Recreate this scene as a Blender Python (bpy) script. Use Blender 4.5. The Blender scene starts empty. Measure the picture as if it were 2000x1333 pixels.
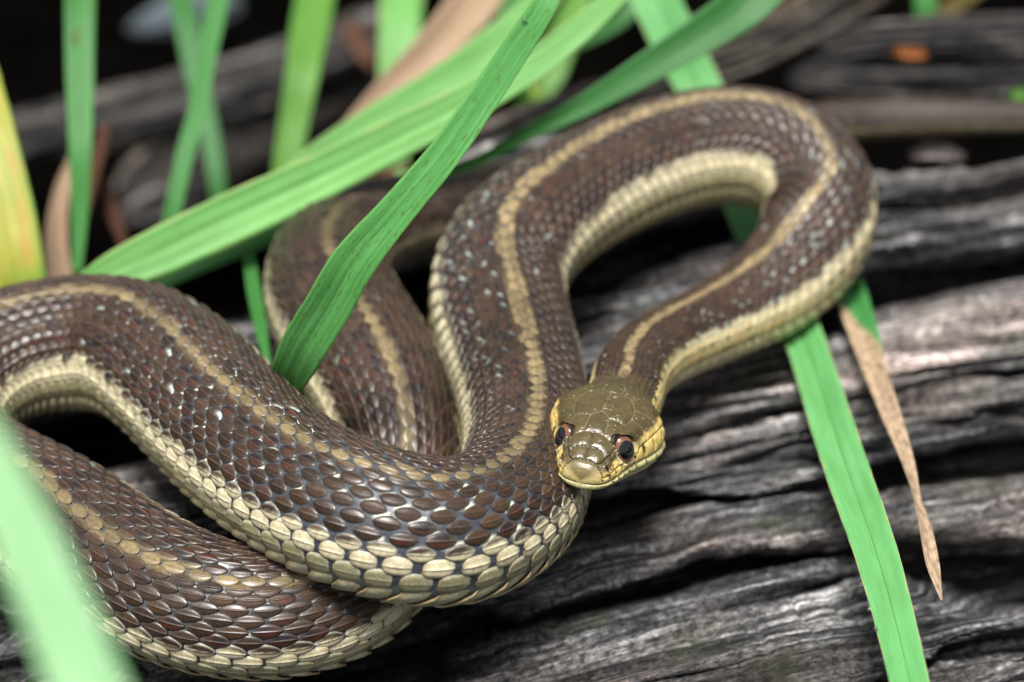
import bpy, math, random
import numpy as np
from mathutils import Vector, kdtree

# ------------------------------------------------------------------ camera, world, sun, exposure
MM = 0.001
ELEV = math.radians(42.0)
DIST = 472.0                       # mm from camera to the middle of the picture
LENS = 100.0
FPX = LENS / 36.0 * 2000.0         # focal length in photograph pixels
TGT = np.array([0.0, 0.0, 15.0])
CAM = TGT + DIST * np.array([0.0, -math.cos(ELEV), math.sin(ELEV)])
FWD = np.array([0.0, math.cos(ELEV), -math.sin(ELEV)])
UPV = np.array([0.0, math.sin(ELEV), math.cos(ELEV)])
RGT = np.array([1.0, 0.0, 0.0])

scene = bpy.context.scene
col = scene.collection
cd = bpy.data.cameras.new('camera')
cam = bpy.data.objects.new('camera', cd)
col.objects.link(cam)
cam.location = Vector(CAM * MM)
cam.rotation_euler = (math.pi / 2 - ELEV, 0, 0)
cd.lens = LENS
cd.sensor_width = 36.0
cd.clip_start = 0.01
cd.clip_end = 200.0
cd.dof.use_dof = True
cd.dof.focus_distance = 0.4255
cd.dof.aperture_fstop = 11.0
scene.camera = cam

SUN_EL, SUN_AZ = math.radians(78), math.radians(205)      # azimuth measured from +Y (away from the camera) to the right
world = bpy.data.worlds.new("World")
scene.world = world
world.use_nodes = True
wn = world.node_tree
bg = wn.nodes['Background']
sky = wn.nodes.new('ShaderNodeTexSky')
sky.sky_type = 'NISHITA'
sky.sun_disc = False
sky.sun_elevation = SUN_EL
sky.sun_rotation = SUN_AZ
sky.air_density = 1.0
sky.dust_density = 4.0
hs = wn.nodes.new('ShaderNodeHueSaturation')
hs.inputs['Saturation'].default_value = 0.35
wn.links.new(sky.outputs[0], hs.inputs['Color'])
wn.links.new(hs.outputs[0], bg.inputs[0])
bg.inputs[1].default_value = 0.042
sd = bpy.data.lights.new('sun', 'SUN')
sd.energy = 2.3
sd.angle = math.radians(17)
sd.color = (1.0, 0.98, 0.95)
sun = bpy.data.objects.new('sun', sd)
col.objects.link(sun)
sdir = Vector((math.sin(SUN_AZ) * math.cos(SUN_EL), math.cos(SUN_AZ) * math.cos(SUN_EL), math.sin(SUN_EL)))
sun.rotation_euler = sdir.to_track_quat('Z', 'Y').to_euler()
scene.view_settings.view_transform = 'Standard'
scene.view_settings.look = 'None'
scene.view_settings.exposure = 1.55
scene.view_settings.gamma = 1.0
scene.view_settings.use_curve_mapping = False
scene.render.engine = 'CYCLES'

rng = np.random.default_rng(7)
random.seed(7)


# ------------------------------------------------------------------ helpers
def P(px, py, z):
    """Photograph pixel on the horizontal plane of height z (mm)."""
    d = FWD + RGT * ((px - 1000.0) / FPX) + UPV * ((666.5 - py) / FPX)
    t = (z - CAM[2]) / d[2]
    return CAM + d * t


def PD(px, py, depth):
    d = FWD + RGT * ((px - 1000.0) / FPX) + UPV * ((666.5 - py) / FPX)
    return CAM + d * depth


def proj(p):
    v = np.asarray(p) - CAM
    dz = v @ FWD
    return np.stack([1000 + FPX * (v @ RGT) / dz, 666.5 - FPX * (v @ UPV) / dz, dz], -1)


def norm(v):
    v = np.asarray(v, float)
    return v / np.maximum(np.linalg.norm(v, axis=-1, keepdims=True), 1e-9)


def hash2(ix, iy, seed=0):
    with np.errstate(over='ignore'):
        h = (ix.astype(np.int64) * 374761393 + iy.astype(np.int64) * 668265263 + seed * 1274126177) & 0xFFFFFFFF
        h = ((h ^ (h >> 13)) * 1274126177) & 0xFFFFFFFF
        h = (h ^ (h >> 16)) & 0xFFFFFFFF
    return h / 4294967295.0


def vnoise(x, y, seed=0):
    x = np.asarray(x, float); y = np.asarray(y, float)
    ix = np.floor(x); iy = np.floor(y)
    fx = x - ix; fy = y - iy
    fx = fx * fx * fx * (fx * (fx * 6 - 15) + 10); fy = fy * fy * fy * (fy * (fy * 6 - 15) + 10)
    a = hash2(ix, iy, seed); b = hash2(ix + 1, iy, seed)
    c = hash2(ix, iy + 1, seed); d = hash2(ix + 1, iy + 1, seed)
    return (a * (1 - fx) + b * fx) * (1 - fy) + (c * (1 - fx) + d * fx) * fy


def fbm(x, y, seed=0, octv=3):
    s = 0; amp = 1; tot = 0
    for k in range(octv):
        s = s + amp * vnoise(x * 2 ** k, y * 2 ** k, seed + 17 * k); tot += amp; amp *= 0.5
    return s / tot


def sstep(a, b, x):
    t = np.clip((x - a) / (b - a), 0, 1)
    return t * t * (3 - 2 * t)


def mesh_obj(name, verts, quads, mat, parent=None, colr=None, uv=None, tris=None, smooth=True):
    me = bpy.data.meshes.new(name)
    verts = np.asarray(verts, np.float64) * MM
    quads = np.asarray(quads, np.int32).reshape(-1, 4)
    nt = 0 if tris is None else len(tris)
    me.vertices.add(len(verts))
    me.vertices.foreach_set('co', verts.astype(np.float32).ravel())
    li = quads.ravel()
    starts = np.arange(len(quads)) * 4
    tot = np.full(len(quads), 4)
    if nt:
        t = np.asarray(tris, np.int32)
        starts = np.concatenate([starts, len(li) + np.arange(nt) * 3])
        tot = np.concatenate([tot, np.full(nt, 3)])
        li = np.concatenate([li, t.ravel()])
    me.loops.add(len(li))
    me.loops.foreach_set('vertex_index', li.astype(np.int32))
    me.polygons.add(len(starts))
    me.polygons.foreach_set('loop_start', starts.astype(np.int32))
    me.polygons.foreach_set('loop_total', tot.astype(np.int32))
    me.polygons.foreach_set('use_smooth', np.full(len(starts), smooth))
    if colr is not None:
        ca = me.color_attributes.new('Col', 'FLOAT_COLOR', 'POINT')
        c4 = np.ones((len(verts), 4), np.float32); c4[:, :3] = colr
        ca.data.foreach_set('color', c4.ravel())
    if uv is not None:
        ul = me.uv_layers.new(name='UVMap')
        ul.data.foreach_set('uv', np.asarray(uv, np.float32)[li].ravel())
    me.update()
    me.validate()
    me.materials.append(mat)
    o = bpy.data.objects.new(name, me)
    col.objects.link(o)
    if parent is not None:
        o.parent = parent
    return o


def tag(o, label=None, cat=None, group=None, kind=None):
    if label: o['label'] = label
    if cat: o['category'] = cat
    if group: o['group'] = group
    if kind: o['kind'] = kind
    return o


def grid_quads(nu, nv, wrap=False, base=0):
    i = np.arange(nu - 1)[:, None]
    j = np.arange(nv if wrap else nv - 1)[None, :]
    j2 = (j + 1) % nv
    return (np.stack([i * nv + j, i * nv + j2, (i + 1) * nv + j2, (i + 1) * nv + j], -1).reshape(-1, 4) + base)


def smooth1(a, sig):
    n = int(sig * 4)
    k = np.exp(-0.5 * (np.arange(-n, n + 1) / sig) ** 2); k /= k.sum()
    ap = np.concatenate([2 * a[0] - a[n:0:-1], a, 2 * a[-1] - a[-2:-n - 2:-1]])
    return np.convolve(ap, k, 'valid')


# ------------------------------------------------------------------ materials
def new_mat(name):
    m = bpy.data.materials.new(name)
    m.use_nodes = True
    nt = m.node_tree
    return m, nt, nt.nodes['Principled BSDF']


def N(nt, t, **kw):
    n = nt.nodes.new(t)
    for k, v in kw.items():
        setattr(n, k, v)
    return n


def mix_rgb(nt, a, b, fac, mode='MIX'):
    n = N(nt, 'ShaderNodeMix', data_type='RGBA', blend_type=mode)
    n.clamp_factor = True
    for i, v in ((0, fac), (6, a), (7, b)):
        if hasattr(v, 'is_linked') or hasattr(v, 'links'):
            nt.links.new(v, n.inputs[i])
        elif isinstance(v, (int, float)):
            n.inputs[i].default_value = v
        else:
            n.inputs[i].default_value = (*v, 1)
    return n.outputs[2]


def ramp(nt, src, stops):
    n = N(nt, 'ShaderNodeValToRGB')
    e = n.color_ramp.elements
    e[0].position, e[0].color = stops[0][0], (*stops[0][1], 1)
    e[1].position, e[1].color = stops[-1][0], (*stops[-1][1], 1)
    for p, c in stops[1:-1]:
        x = e.new(p); x.color = (*c, 1)
    nt.links.new(src, n.inputs[0])
    return n.outputs[0]


def noise_node(nt, vec, scale, detail=4, rough=0.55, dist=0.0):
    n = N(nt, 'ShaderNodeTexNoise')
    n.inputs['Scale'].default_value = scale
    n.inputs['Detail'].default_value = detail
    n.inputs['Roughness'].default_value = rough
    n.inputs['Distortion'].default_value = dist
    nt.links.new(vec, n.inputs['Vector'])
    return n.outputs[0]


def mapped(nt, src, scale):
    n = N(nt, 'ShaderNodeMapping')
    n.inputs['Scale'].default_value = scale
    nt.links.new(src, n.inputs['Vector'])
    return n.outputs[0]


def bump(nt, h, strength, dist, prev=None):
    b = N(nt, 'ShaderNodeBump')
    b.inputs['Strength'].default_value = strength
    b.inputs['Distance'].default_value = dist
    nt.links.new(h, b.inputs['Height'])
    if prev is not None:
        nt.links.new(prev, b.inputs['Normal'])
    return b.outputs[0]


def mat_scales():
    m, nt, p = new_mat('snake_scale')
    a = N(nt, 'ShaderNodeAttribute', attribute_name='Col')
    tc = N(nt, 'ShaderNodeTexCoord')
    n1 = noise_node(nt, tc.outputs['Object'], 1600, 5, 0.65)
    f = ramp(nt, n1, [(0.28, (0.62, 0.60, 0.57)), (0.72, (1.28, 1.27, 1.25))])
    c = mix_rgb(nt, a.outputs[0], f, 1.0, 'MULTIPLY')
    nt.links.new(c, p.inputs['Base Color'])
    n2 = noise_node(nt, tc.outputs['Object'], 3500, 3, 0.6)
    r = N(nt, 'ShaderNodeMapRange')
    r.inputs['To Min'].default_value = 0.26; r.inputs['To Max'].default_value = 0.50
    nt.links.new(n1, r.inputs[0]); nt.links.new(r.outputs[0], p.inputs['Roughness'])
    nt.links.new(bump(nt, n2, 0.35, 0.00012), p.inputs['Normal'])
    p.inputs['Specular IOR Level'].default_value = 0.32
    p.inputs['Coat Weight'].default_value = 0.2
    p.inputs['Coat Roughness'].default_value = 0.2
    return m


def mat_skin(bs=0.35):
    m, nt, p = new_mat('snake_skin')
    a = N(nt, 'ShaderNodeAttribute', attribute_name='Col')
    tc = N(nt, 'ShaderNodeTexCoord')
    n1 = noise_node(nt, tc.outputs['Object'], 1300, 4, 0.6)
    f = ramp(nt, n1, [(0.3, (0.75, 0.75, 0.75)), (0.7, (1.2, 1.2, 1.2))])
    nt.links.new(mix_rgb(nt, a.outputs[0], f, 1.0, 'MULTIPLY'), p.inputs['Base Color'])
    nt.links.new(bump(nt, n1, bs, 0.0002), p.inputs['Normal'])
    p.inputs['Roughness'].default_value = 0.42
    p.inputs['Specular IOR Level'].default_value = 0.45
    return m


def mat_wood(name, dark, mid, pale, tint, sc=1.0, moss=0.0, attr=False):
    """Weathered wood; UV = (along grain, across grain) in mm."""
    m, nt, p = new_mat(name)
    uv = N(nt, 'ShaderNodeUVMap')
    nz = lambda fx, fy, det=5, ro=0.6, di=0.0: noise_node(nt, mapped(nt, uv.outputs[0], (fx * sc, fy * sc, 1)), 1.0, det, ro, di)
    big = nz(0.018, 0.05, 4, 0.6)
    mid_n = nz(0.018, 0.22, 5, 0.65)
    med = nz(0.035, 0.75, 5, 0.7)
    fine = nz(0.08, 2.0, 4, 0.75)
    spk = nz(0.60, 1.5, 6, 0.8)
    c1 = ramp(nt, med, [(0.36, dark), (0.5, mid), (0.64, pale)])
    c2 = mix_rgb(nt, c1, tint, ramp(nt, big, [(0.48, (0, 0, 0)), (0.60, (0.6, 0.6, 0.6))]))
    c3 = mix_rgb(nt, c2, ramp(nt, fine, [(0.38, (0.35, 0.35, 0.36)), (0.5, (0.95, 0.94, 0.93)), (0.64, (1.5, 1.48, 1.46))]), 0.9, 'MULTIPLY')
    c4 = mix_rgb(nt, c3, ramp(nt, spk, [(0.40, (0.22, 0.22, 0.225)), (0.5, (1, 1, 1)), (0.60, (2.0, 1.98, 1.94))]), 0.95, 'MULTIPLY')
    c5 = mix_rgb(nt, c4, ramp(nt, mid_n, [(0.38, (0.26, 0.26, 0.28)), (0.5, (0.9, 0.9, 0.9)), (0.62, (1.7, 1.66, 1.64))]), 0.9, 'MULTIPLY')
    if attr:
        at = N(nt, 'ShaderNodeAttribute', attribute_name='Col')
        c5 = mix_rgb(nt, c5, at.outputs[0], 1.0, 'MULTIPLY')
    if moss:
        ms = nz(0.03, 0.06, 5, 0.7)
        c5 = mix_rgb(nt, c5, (0.05, 0.06, 0.025), ramp(nt, ms, [(0.56, (0, 0, 0)), (0.64, (moss, moss, moss))]))
    nt.links.new(c5, p.inputs['Base Color'])
    p.inputs['Roughness'].default_value = 0.8
    p.inputs['Specular IOR Level'].default_value = 0.25
    b = bump(nt, med, 1.0, 0.0016)
    b = bump(nt, fine, 1.0, 0.0006, b)
    b = bump(nt, spk, 0.8, 0.0006, b)
    nt.links.new(b, p.inputs['Normal'])
    return m


def mat_leaf(name, base, vein, *, midrib=False, streak=0.8, mottle=None, spot=(0.25, 0.14, 0.03), spotty=0.0, edge=None, transl=0.35, dead_from=None, dead=(0.45, 0.28, 0.14), rough=0.42):
    """UV: x across 0..1, y along in mm."""
    m, nt, p = new_mat(name)
    uv = N(nt, 'ShaderNodeUVMap')
    sep = N(nt, 'ShaderNodeSeparateXYZ'); nt.links.new(uv.outputs[0], sep.inputs[0])
    lines = noise_node(nt, mapped(nt, uv.outputs[0], (55, 0.010, 1)), 1.0, 3, 0.6)
    lines2 = noise_node(nt, mapped(nt, uv.outputs[0], (16, 0.02, 1)), 1.0, 2, 0.5)
    patch = noise_node(nt, mapped(nt, uv.outputs[0], (2.5, 0.06, 1)), 1.0, 4, 0.6)
    c = mix_rgb(nt, base, vein, ramp(nt, lines, [(0.40, (0, 0, 0)), (0.62, (streak,) * 3)]))
    c = mix_rgb(nt, c, ramp(nt, lines2, [(0.35, (1 - 0.27 * streak, 1 - 0.22 * streak, 1 - 0.27 * streak)), (0.65, (1 + 0.2 * streak, 1 + 0.16 * streak, 1 + 0.2 * streak))]), 1.0, 'MULTIPLY')
    c = mix_rgb(nt, c, ramp(nt, patch, [(0.35, (0.84, 0.88, 0.8)), (0.65, (1.14, 1.1, 1.2))]), 1.0, 'MULTIPLY')
    if mottle is not None:
        mo = noise_node(nt, mapped(nt, uv.outputs[0], (1.6, 0.035, 1)), 1.0, 4, 0.6)
        c = mix_rgb(nt, c, mottle[0], ramp(nt, mo, [(0.44, (0, 0, 0)), (0.56, (0.9, 0.9, 0.9))]))
        mo2 = noise_node(nt, mapped(nt, uv.outputs[0], (2.6, 0.05, 1)), 1.7, 4, 0.6)
        c = mix_rgb(nt, c, mottle[1], ramp(nt, mo2, [(0.54, (0, 0, 0)), (0.64, (0.8, 0.8, 0.8))]))
    if midrib:
        mr_ = ramp(nt, sep.outputs[0], [(0.470, (1, 1, 1)), (0.487, (1.25, 1.15, 1.3)), (0.496, (0.50, 0.62, 0.5)), (0.512, (0.62, 0.72, 0.62)), (0.55, (1, 1, 1))])
        c = mix_rgb(nt, c, mr_, 1.0, 'MULTIPLY')
    if spotty:
        sp = noise_node(nt, mapped(nt, uv.outputs[0], (22, 0.5, 1)), 1.0, 2, 0.5)
        c = mix_rgb(nt, c, spot, ramp(nt, sp, [(0.70 - 0.1 * spotty, (0, 0, 0)), (0.76 - 0.1 * spotty, (0.7, 0.7, 0.7))]))
    if edge is not None:
        # narrow discoloured margin, broken up along the blade
        mt = N(nt, 'ShaderNodeMath', operation='SUBTRACT'); nt.links.new(sep.outputs[0], mt.inputs[0]); mt.inputs[1].default_value = 0.5
        ab = N(nt, 'ShaderNodeMath', operation='ABSOLUTE'); nt.links.new(mt.outputs[0], ab.inputs[0])
        wob = noise_node(nt, mapped(nt, uv.outputs[0], (1.0, 0.12, 1)), 1.0, 4, 0.7)
        ml = N(nt, 'ShaderNodeMath', operation='MULTIPLY_ADD'); nt.links.new(wob, ml.inputs[0]); ml.inputs[1].default_value = 0.16
        nt.links.new(ab.outputs[0], ml.inputs[2])
        c = mix_rgb(nt, c, edge, ramp(nt, ml.outputs[0], [(0.545, (0, 0, 0)), (0.575, (0.85, 0.85, 0.85))]))
    if dead_from is not None:
        # dead tissue: a slanting boundary across the blade
        d0, slope = dead_from
        mm = N(nt, 'ShaderNodeMath', operation='MULTIPLY_ADD'); nt.links.new(sep.outputs[0], mm.inputs[0]); mm.inputs[1].default_value = slope
        nt.links.new(sep.outputs[1], mm.inputs[2])
        s2 = N(nt, 'ShaderNodeMath', operation='MULTIPLY_ADD'); nt.links.new(patch, s2.inputs[0]); s2.inputs[1].default_value = 8
        nt.links.new(mm.outputs[0], s2.inputs[2])
        mr = N(nt, 'ShaderNodeMapRange'); nt.links.new(s2.outputs[0], mr.inputs[0])
        mr.inputs['From Min'].default_value = d0; mr.inputs['From Max'].default_value = d0 + 4
        dd = mix_rgb(nt, dead, [x * 0.5 for x in dead], ramp(nt, lines, [(0.42, (0, 0, 0)), (0.6, (1, 1, 1))]))
        blo = noise_node(nt, mapped(nt, uv.outputs[0], (3.5, 0.35, 1)), 1.0, 5, 0.75)
        dd = mix_rgb(nt, dd, ramp(nt, blo, [(0.36, (0.45, 0.38, 0.32)), (0.52, (1, 1, 1)), (0.66, (1.25, 1.25, 1.25))]), 1.0, 'MULTIPLY')
        c = mix_rgb(nt, c, dd, mr.outputs[0])
    nt.links.new(c, p.inputs['Base Color'])
    p.inputs['Roughness'].default_value = rough
    p.inputs['Specular IOR Level'].default_value = 0.4
    b = bump(nt, lines, 0.45, 0.00022)
    nt.links.new(b, p.inputs['Normal'])
    tr = N(nt, 'ShaderNodeBsdfTranslucent')
    c2 = mix_rgb(nt, c, (1.0, 1.25, 0.7), 1.0, 'MULTIPLY')
    nt.links.new(c2, tr.inputs[0])
    mx = N(nt, 'ShaderNodeMixShader'); mx.inputs[0].default_value = transl
    nt.links.new(p.outputs[0], mx.inputs[1]); nt.links.new(tr.outputs[0], mx.inputs[2])
    nt.links.new(mx.outputs[0], nt.nodes['Material Output'].inputs[0])
    return m


def mat_plain(name, colr, rough=0.6, spec=0.4, noise=0.3, scale=300):
    m, nt, p = new_mat(name)
    tc = N(nt, 'ShaderNodeTexCoord')
    n = noise_node(nt, tc.outputs['Object'], scale, 5, 0.65)
    c = mix_rgb(nt, colr, ramp(nt, n, [(0.3, (1 - noise,) * 3), (0.7, (1 + noise,) * 3)]), 1.0, 'MULTIPLY')
    nt.links.new(c, p.inputs['Base Color'])
    p.inputs['Roughness'].default_value = rough
    p.inputs['Specular IOR Level'].default_value = spec
    nt.links.new(bump(nt, n, 0.6, 0.001), p.inputs['Normal'])
    return m


M_SCALE = mat_scales()
M_SKIN = mat_skin()
M_LOG = mat_wood('weathered_grey_wood', (0.020, 0.020, 0.0215), (0.100, 0.100, 0.102), (0.40, 0.40, 0.40), (0.185, 0.155, 0.14), 1.0, 0.4, True)
M_WOOD2 = mat_wood('old_brown_grey_wood', (0.008, 0.007, 0.006), (0.045, 0.040, 0.035), (0.17, 0.15, 0.13), (0.09, 0.06, 0.035), 0.6, 0.3)
M_WOOD3 = mat_wood('old_dark_grey_wood', (0.008, 0.008, 0.008), (0.055, 0.052, 0.050), (0.21, 0.20, 0.195), (0.10, 0.075, 0.06), 0.7, 0.3)
M_SOIL = mat_plain('shade_blackened_soil', (0.0014, 0.0012, 0.001), 1.0, 0.0, 0.6, 60)  # blacker than real soil: shade of surrounding growth is put into the colour

# ------------------------------------------------------------------ ground: soil sheet to the horizon, shade painted into its colour
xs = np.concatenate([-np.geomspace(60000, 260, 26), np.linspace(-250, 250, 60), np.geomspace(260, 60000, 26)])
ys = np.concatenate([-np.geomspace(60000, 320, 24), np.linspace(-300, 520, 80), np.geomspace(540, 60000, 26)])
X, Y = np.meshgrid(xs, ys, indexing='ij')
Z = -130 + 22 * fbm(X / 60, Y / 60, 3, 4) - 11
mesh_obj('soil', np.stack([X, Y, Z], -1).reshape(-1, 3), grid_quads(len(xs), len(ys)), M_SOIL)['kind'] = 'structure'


# ------------------------------------------------------------------ the main log: a height field with ridges and real crevices
def pxline(pts, z=0.0):
    """Crack drawn as photograph points on the log's top -> arrays x, y, half width, in mm."""
    q = np.array([P(a, b, z) for a, b, *_ in pts])
    w = np.array([p[2] for p in pts]) / (FPX / DIST) / math.sin(ELEV)
    return q[:, 0], q[:, 1], w * 1.35 + 0.15


CRACKS = [
    ([(880, 1232, 6), (1050, 1212, 13), (1200, 1176, 16), (1374, 1120, 15), (1606, 1087, 14), (1740, 1080, 20), (1850, 1102, 34), (2000, 1130, 42), (2300, 1190, 46)], 22),
    ([(1480, 990, 3), (1600, 958, 7), (1693, 937, 13), (1838, 914, 24), (2000, 896, 34), (2300, 870, 36)], 26),
    ([(1580, 655, 8), (1660, 600, 26), (1740, 566, 34), (1850, 545, 32), (2000, 515, 26), (2300, 480, 26)], 26),
    ([(1760, 752, 2), (1860, 738, 5), (2000, 722, 8), (2300, 690, 8)], 10),
    ([(420, 1365, 14), (560, 1338, 22), (700, 1300, 32), (850, 1255, 34), (980, 1222, 16), (1100, 1200, 3)], 28),
    ([(1090, 1060, 10), (1150, 1030, 26), (1230, 1004, 24), (1330, 990, 11), (1470, 992, 3)], 16),
    ([(1690, 1330, 3), (1850, 1270, 8), (2000, 1262, 12), (2300, 1240, 12)], 10),
    ([(1100, 575, 14), (1180, 545, 26), (1290, 492, 30), (1400, 455, 26), (1500, 430, 10)], 22),
    ([(1750, 470, 3), (1900, 445, 6), (2050, 430, 8)], 7),
    ([(0, 1215, 4), (60, 1220, 6), (160, 1245, 5), (260, 1300, 5)], 8),
]
HOLLOWS = [(150, 866, 130, 46, 34), (800, 590, 80, 75, 30), (915, 845, 30, 60, 20), (440, 590, 150, 32, 18), (1140, 1020, 120, 40, 9), (1750, 1105, 0, 0, 0)]
BACK = [(-900, 760), (-300, 640), (250, 620), (480, 580), (600, 480), (740, 350), (950, 262), (1200, 225), (1450, 225), (1640, 318), (1760, 322), (1900, 330), (2050, 300), (2400, 260), (3200, 200)]
FRONT_Y = -118.0


def log_height(X, Y):
    """Height (mm) of the log's surface, its grain coordinates u (along) and v (across)."""
    g = 0.27 * X + 4.0 * np.sin(X / 47.0 + 0.6) + 0.5 * np.sin(X / 23.0 + Y / 60.0)
    V = Y - g
    U = X + 0.25 * Y
    warp = 2.2 * (fbm(U / 90, V / 30, 5, 3) - 0.5)
    Vw = V + warp
    rg = lambda n: np.minimum(np.abs(2 * n - 1) * 2.2, 1)
    z = 5.0 * (fbm(U / 150, Vw / 17, 11, 2) - 0.5)
    z += 2.2 * (rg(fbm(U / 120, Vw / 7.5, 23, 2)) - 0.6)
    z += 1.1 * (rg(fbm(U / 110, Vw / 3.0, 31, 2)) - 0.6)
    z += 0.9 * (rg(vnoise(U / 45, Vw / 1.4, 41)) - 0.6)
    z += 0.45 * (vnoise(U / 16.0, Vw / 0.9, 47) - 0.5)
    z += 0.9 * (sstep(0.45, 0.55, vnoise(U / 16, Vw / 3.2, 49)) - 0.5) * sstep(0.4, 0.6, vnoise(U / 50, Vw / 20, 50))
    # narrow splits that follow the grain
    D0 = np.zeros_like(z)
    for k, (su, sv, wd, dp) in enumerate(((140, 13, 0.05, 6.5), (90, 7, 0.045, 3.6), (50, 3.6, 0.05, 1.8))):
        n = fbm(U / su, Vw / sv, 61 + 9 * k, 2) - 0.5
        D0 = np.maximum(D0, dp * np.exp(-(n / wd) ** 2) * sstep(0.35, 0.62, vnoise(U / (su * 0.6), Vw / (sv * 0.8), 91 + k)))
    # short cross checks
    n = vnoise(U / 3.2, V / 14, 77) - 0.5
    z -= 0.7 * np.exp(-(n / 0.05) ** 2) * sstep(0.5, 0.75, vnoise(U / 25, V / 9, 79))
    D = D0
    rag = 3.2 * (fbm(X / 13, Y / 8, 101, 3) - 0.5)
    for pts, dep in CRACKS:
        cx, cy, cw = pxline(pts)
        yc = np.interp(X, cx, cy); w = np.interp(X, cx, cw)
        ends = sstep(cx[0] - 4, cx[0] + 3, X) * (1 - sstep(cx[-1] - 3, cx[-1] + 4, X))
        d = (Y - yc + rag) / np.maximum(w, 0.2)
        D = np.maximum(D, ends * np.minimum(dep, w * 7.0) * (1 / (1 + np.abs(d) ** 6)))
        z += ends * 1.6 * np.exp(-((d + 1.9) / 1.1) ** 2)      # raised lip on the near side
    for px, py, rx, ry, dep in HOLLOWS:
        if not dep: continue
        c = P(px, py, 0); a = rx / 11.8; b = ry / 11.8 / 0.67
        r = np.sqrt(((X - c[0]) / a) ** 2 + ((Y - c[1] + rag) / b) ** 2)
        D = np.maximum(D, dep / (1 + r ** 6))
    z -= D
    bx = np.array([P(a, b, 0)[0] for a, b in BACK]); by = np.array([P(a, b, 0)[1] for a, b in BACK])
    yb = np.interp(X, bx, by) + 1.5 * rag
    o = np.maximum(Y - yb, 0)
    z -= np.minimum(240, 2.4 * o + 0.05 * o * o)
    e = np.maximum(yb - Y, 0)
    z -= 2.5 * np.exp(-e / 5)
    f = np.maximum(-Y - 48, 0)                                # the log rounds off towards the viewer
    z -= 0.0045 * f * f + np.maximum(-Y + FRONT_Y, 0) * 1.3
    return np.maximum(z, -260), U, V + 0.25 * warp, D


def axis(lo, hi, step, far, n):
    return np.concatenate([lo - np.geomspace(step, far, n)[::-1], np.arange(lo, hi, step), hi + np.geomspace(step, far, n)])


xs = axis(-125, 135, 0.42, 900, 46)
ys = axis(-100, 150, 0.42, 110, 34)
X, Y = np.meshgrid(xs, ys, indexing='ij')
Z, U, V, D = log_height(X, Y)
# newer, barer wood along the ridge right of the head and a few patches: its own paler colour
LC = np.ones(X.shape)
for pts_, w_, am_ in (([(1180, 905), (1260, 872), (1400, 826), (1620, 745), (1800, 690), (2100, 610)], 4.6, 1.4), ([(900, 1195), (1100, 1160), (1374, 1080), (1560, 1045)], 2.2, 0.55), ([(1650, 1010), (1850, 985), (2050, 960)], 3.0, 0.4)):
    q_ = np.array([P(a, b, 0) for a, b in pts_])
    d_ = (Y - np.interp(X, q_[:, 0], q_[:, 1])) / w_
    LC += am_ * np.exp(-d_ ** 2) * sstep(q_[0, 0] - 6, q_[0, 0] + 6, X) * sstep(0.30, 0.55, vnoise(U / 18, V / 2.2, 7))
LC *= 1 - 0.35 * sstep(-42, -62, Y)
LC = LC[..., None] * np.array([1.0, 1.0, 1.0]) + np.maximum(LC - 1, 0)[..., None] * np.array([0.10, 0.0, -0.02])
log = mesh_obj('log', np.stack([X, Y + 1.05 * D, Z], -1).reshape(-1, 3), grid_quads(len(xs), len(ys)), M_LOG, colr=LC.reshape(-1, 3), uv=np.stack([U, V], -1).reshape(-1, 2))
tag(log, 'large weathered grey log with long dark cracks that the snake lies on', 'log')


def ground_at(x, y):
    return float(log_height(np.array([[x]]), np.array([[y]]))[0][0, 0])


# ------------------------------------------------------------------ broken wood behind the log
def wood_piece(name, pts, mat, label, cat, seed, flat=0.75, rough=0.28, group=None):
    """pts: (px, py, half height px, z mm)."""
    q = np.array([P(a, b, z) for a, b, h, z in pts])
    r = np.array([h / FPX for a, b, h, z in pts]) * proj(q)[:, 2]
    t = np.linspace(0, 1, len(pts)); tt = np.linspace(0, 1, 150)
    C = np.stack([smooth1(np.interp(tt, t, q[:, k]), 6) for k in range(3)], -1)
    R = smooth1(np.interp(tt, t, r), 5) * np.clip(np.minimum(tt, 1 - tt) * 14, 0.02, 1) ** 0.35
    T = norm(np.gradient(C, axis=0)); S = norm(np.cross(T, [0, 0, 1])); Uu = np.cross(S, T)
    ln = np.concatenate([[0], np.cumsum(np.linalg.norm(np.diff(C, axis=0), axis=1))])
    nphi = 96
    ph = np.linspace(0, 2 * math.pi, nphi, endpoint=False)
    A, F = np.meshgrid(ln, ph, indexing='ij')
    per = lambda sv, su, sd: vnoise(np.cos(F) * sv + 40, np.sin(F) * sv + A / su, sd)
    rr = R[:, None] * (1 + rough * (per(2.2, 60, seed) - 0.5) * 2 + 0.22 * (per(6, 35, seed + 1) - 0.5) * 2 + 0.12 * (per(15, 14, seed + 2) - 0.5) * 2)
    n = per(5, 80, seed + 4) - 0.5
    rr -= R[:, None] * 0.30 * np.exp(-(n / 0.06) ** 2)
    V = C[:, None, :] + rr[..., None] * (np.cos(F)[..., None] * Uu[:, None, :] * flat + np.sin(F)[..., None] * S[:, None, :])
    uv = np.stack([A, F * R.mean()], -1).reshape(-1, 2)
    vv = np.concatenate([V.reshape(-1, 3), C[:1], C[-1:]])
    uv = np.concatenate([uv, uv[:1], uv[-1:]])
    nb = 150 * nphi; j = np.arange(nphi); j2 = (j + 1) % nphi
    tr = np.concatenate([np.stack([np.full(nphi, nb), j2, j], -1), np.stack([np.full(nphi, nb + 1), 149 * nphi + j, 149 * nphi + j2], -1)])
    o = mesh_obj(name, vv, grid_quads(150, nphi, True), mat, uv=uv, tris=tr)
    return tag(o, label, cat, group)


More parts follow.
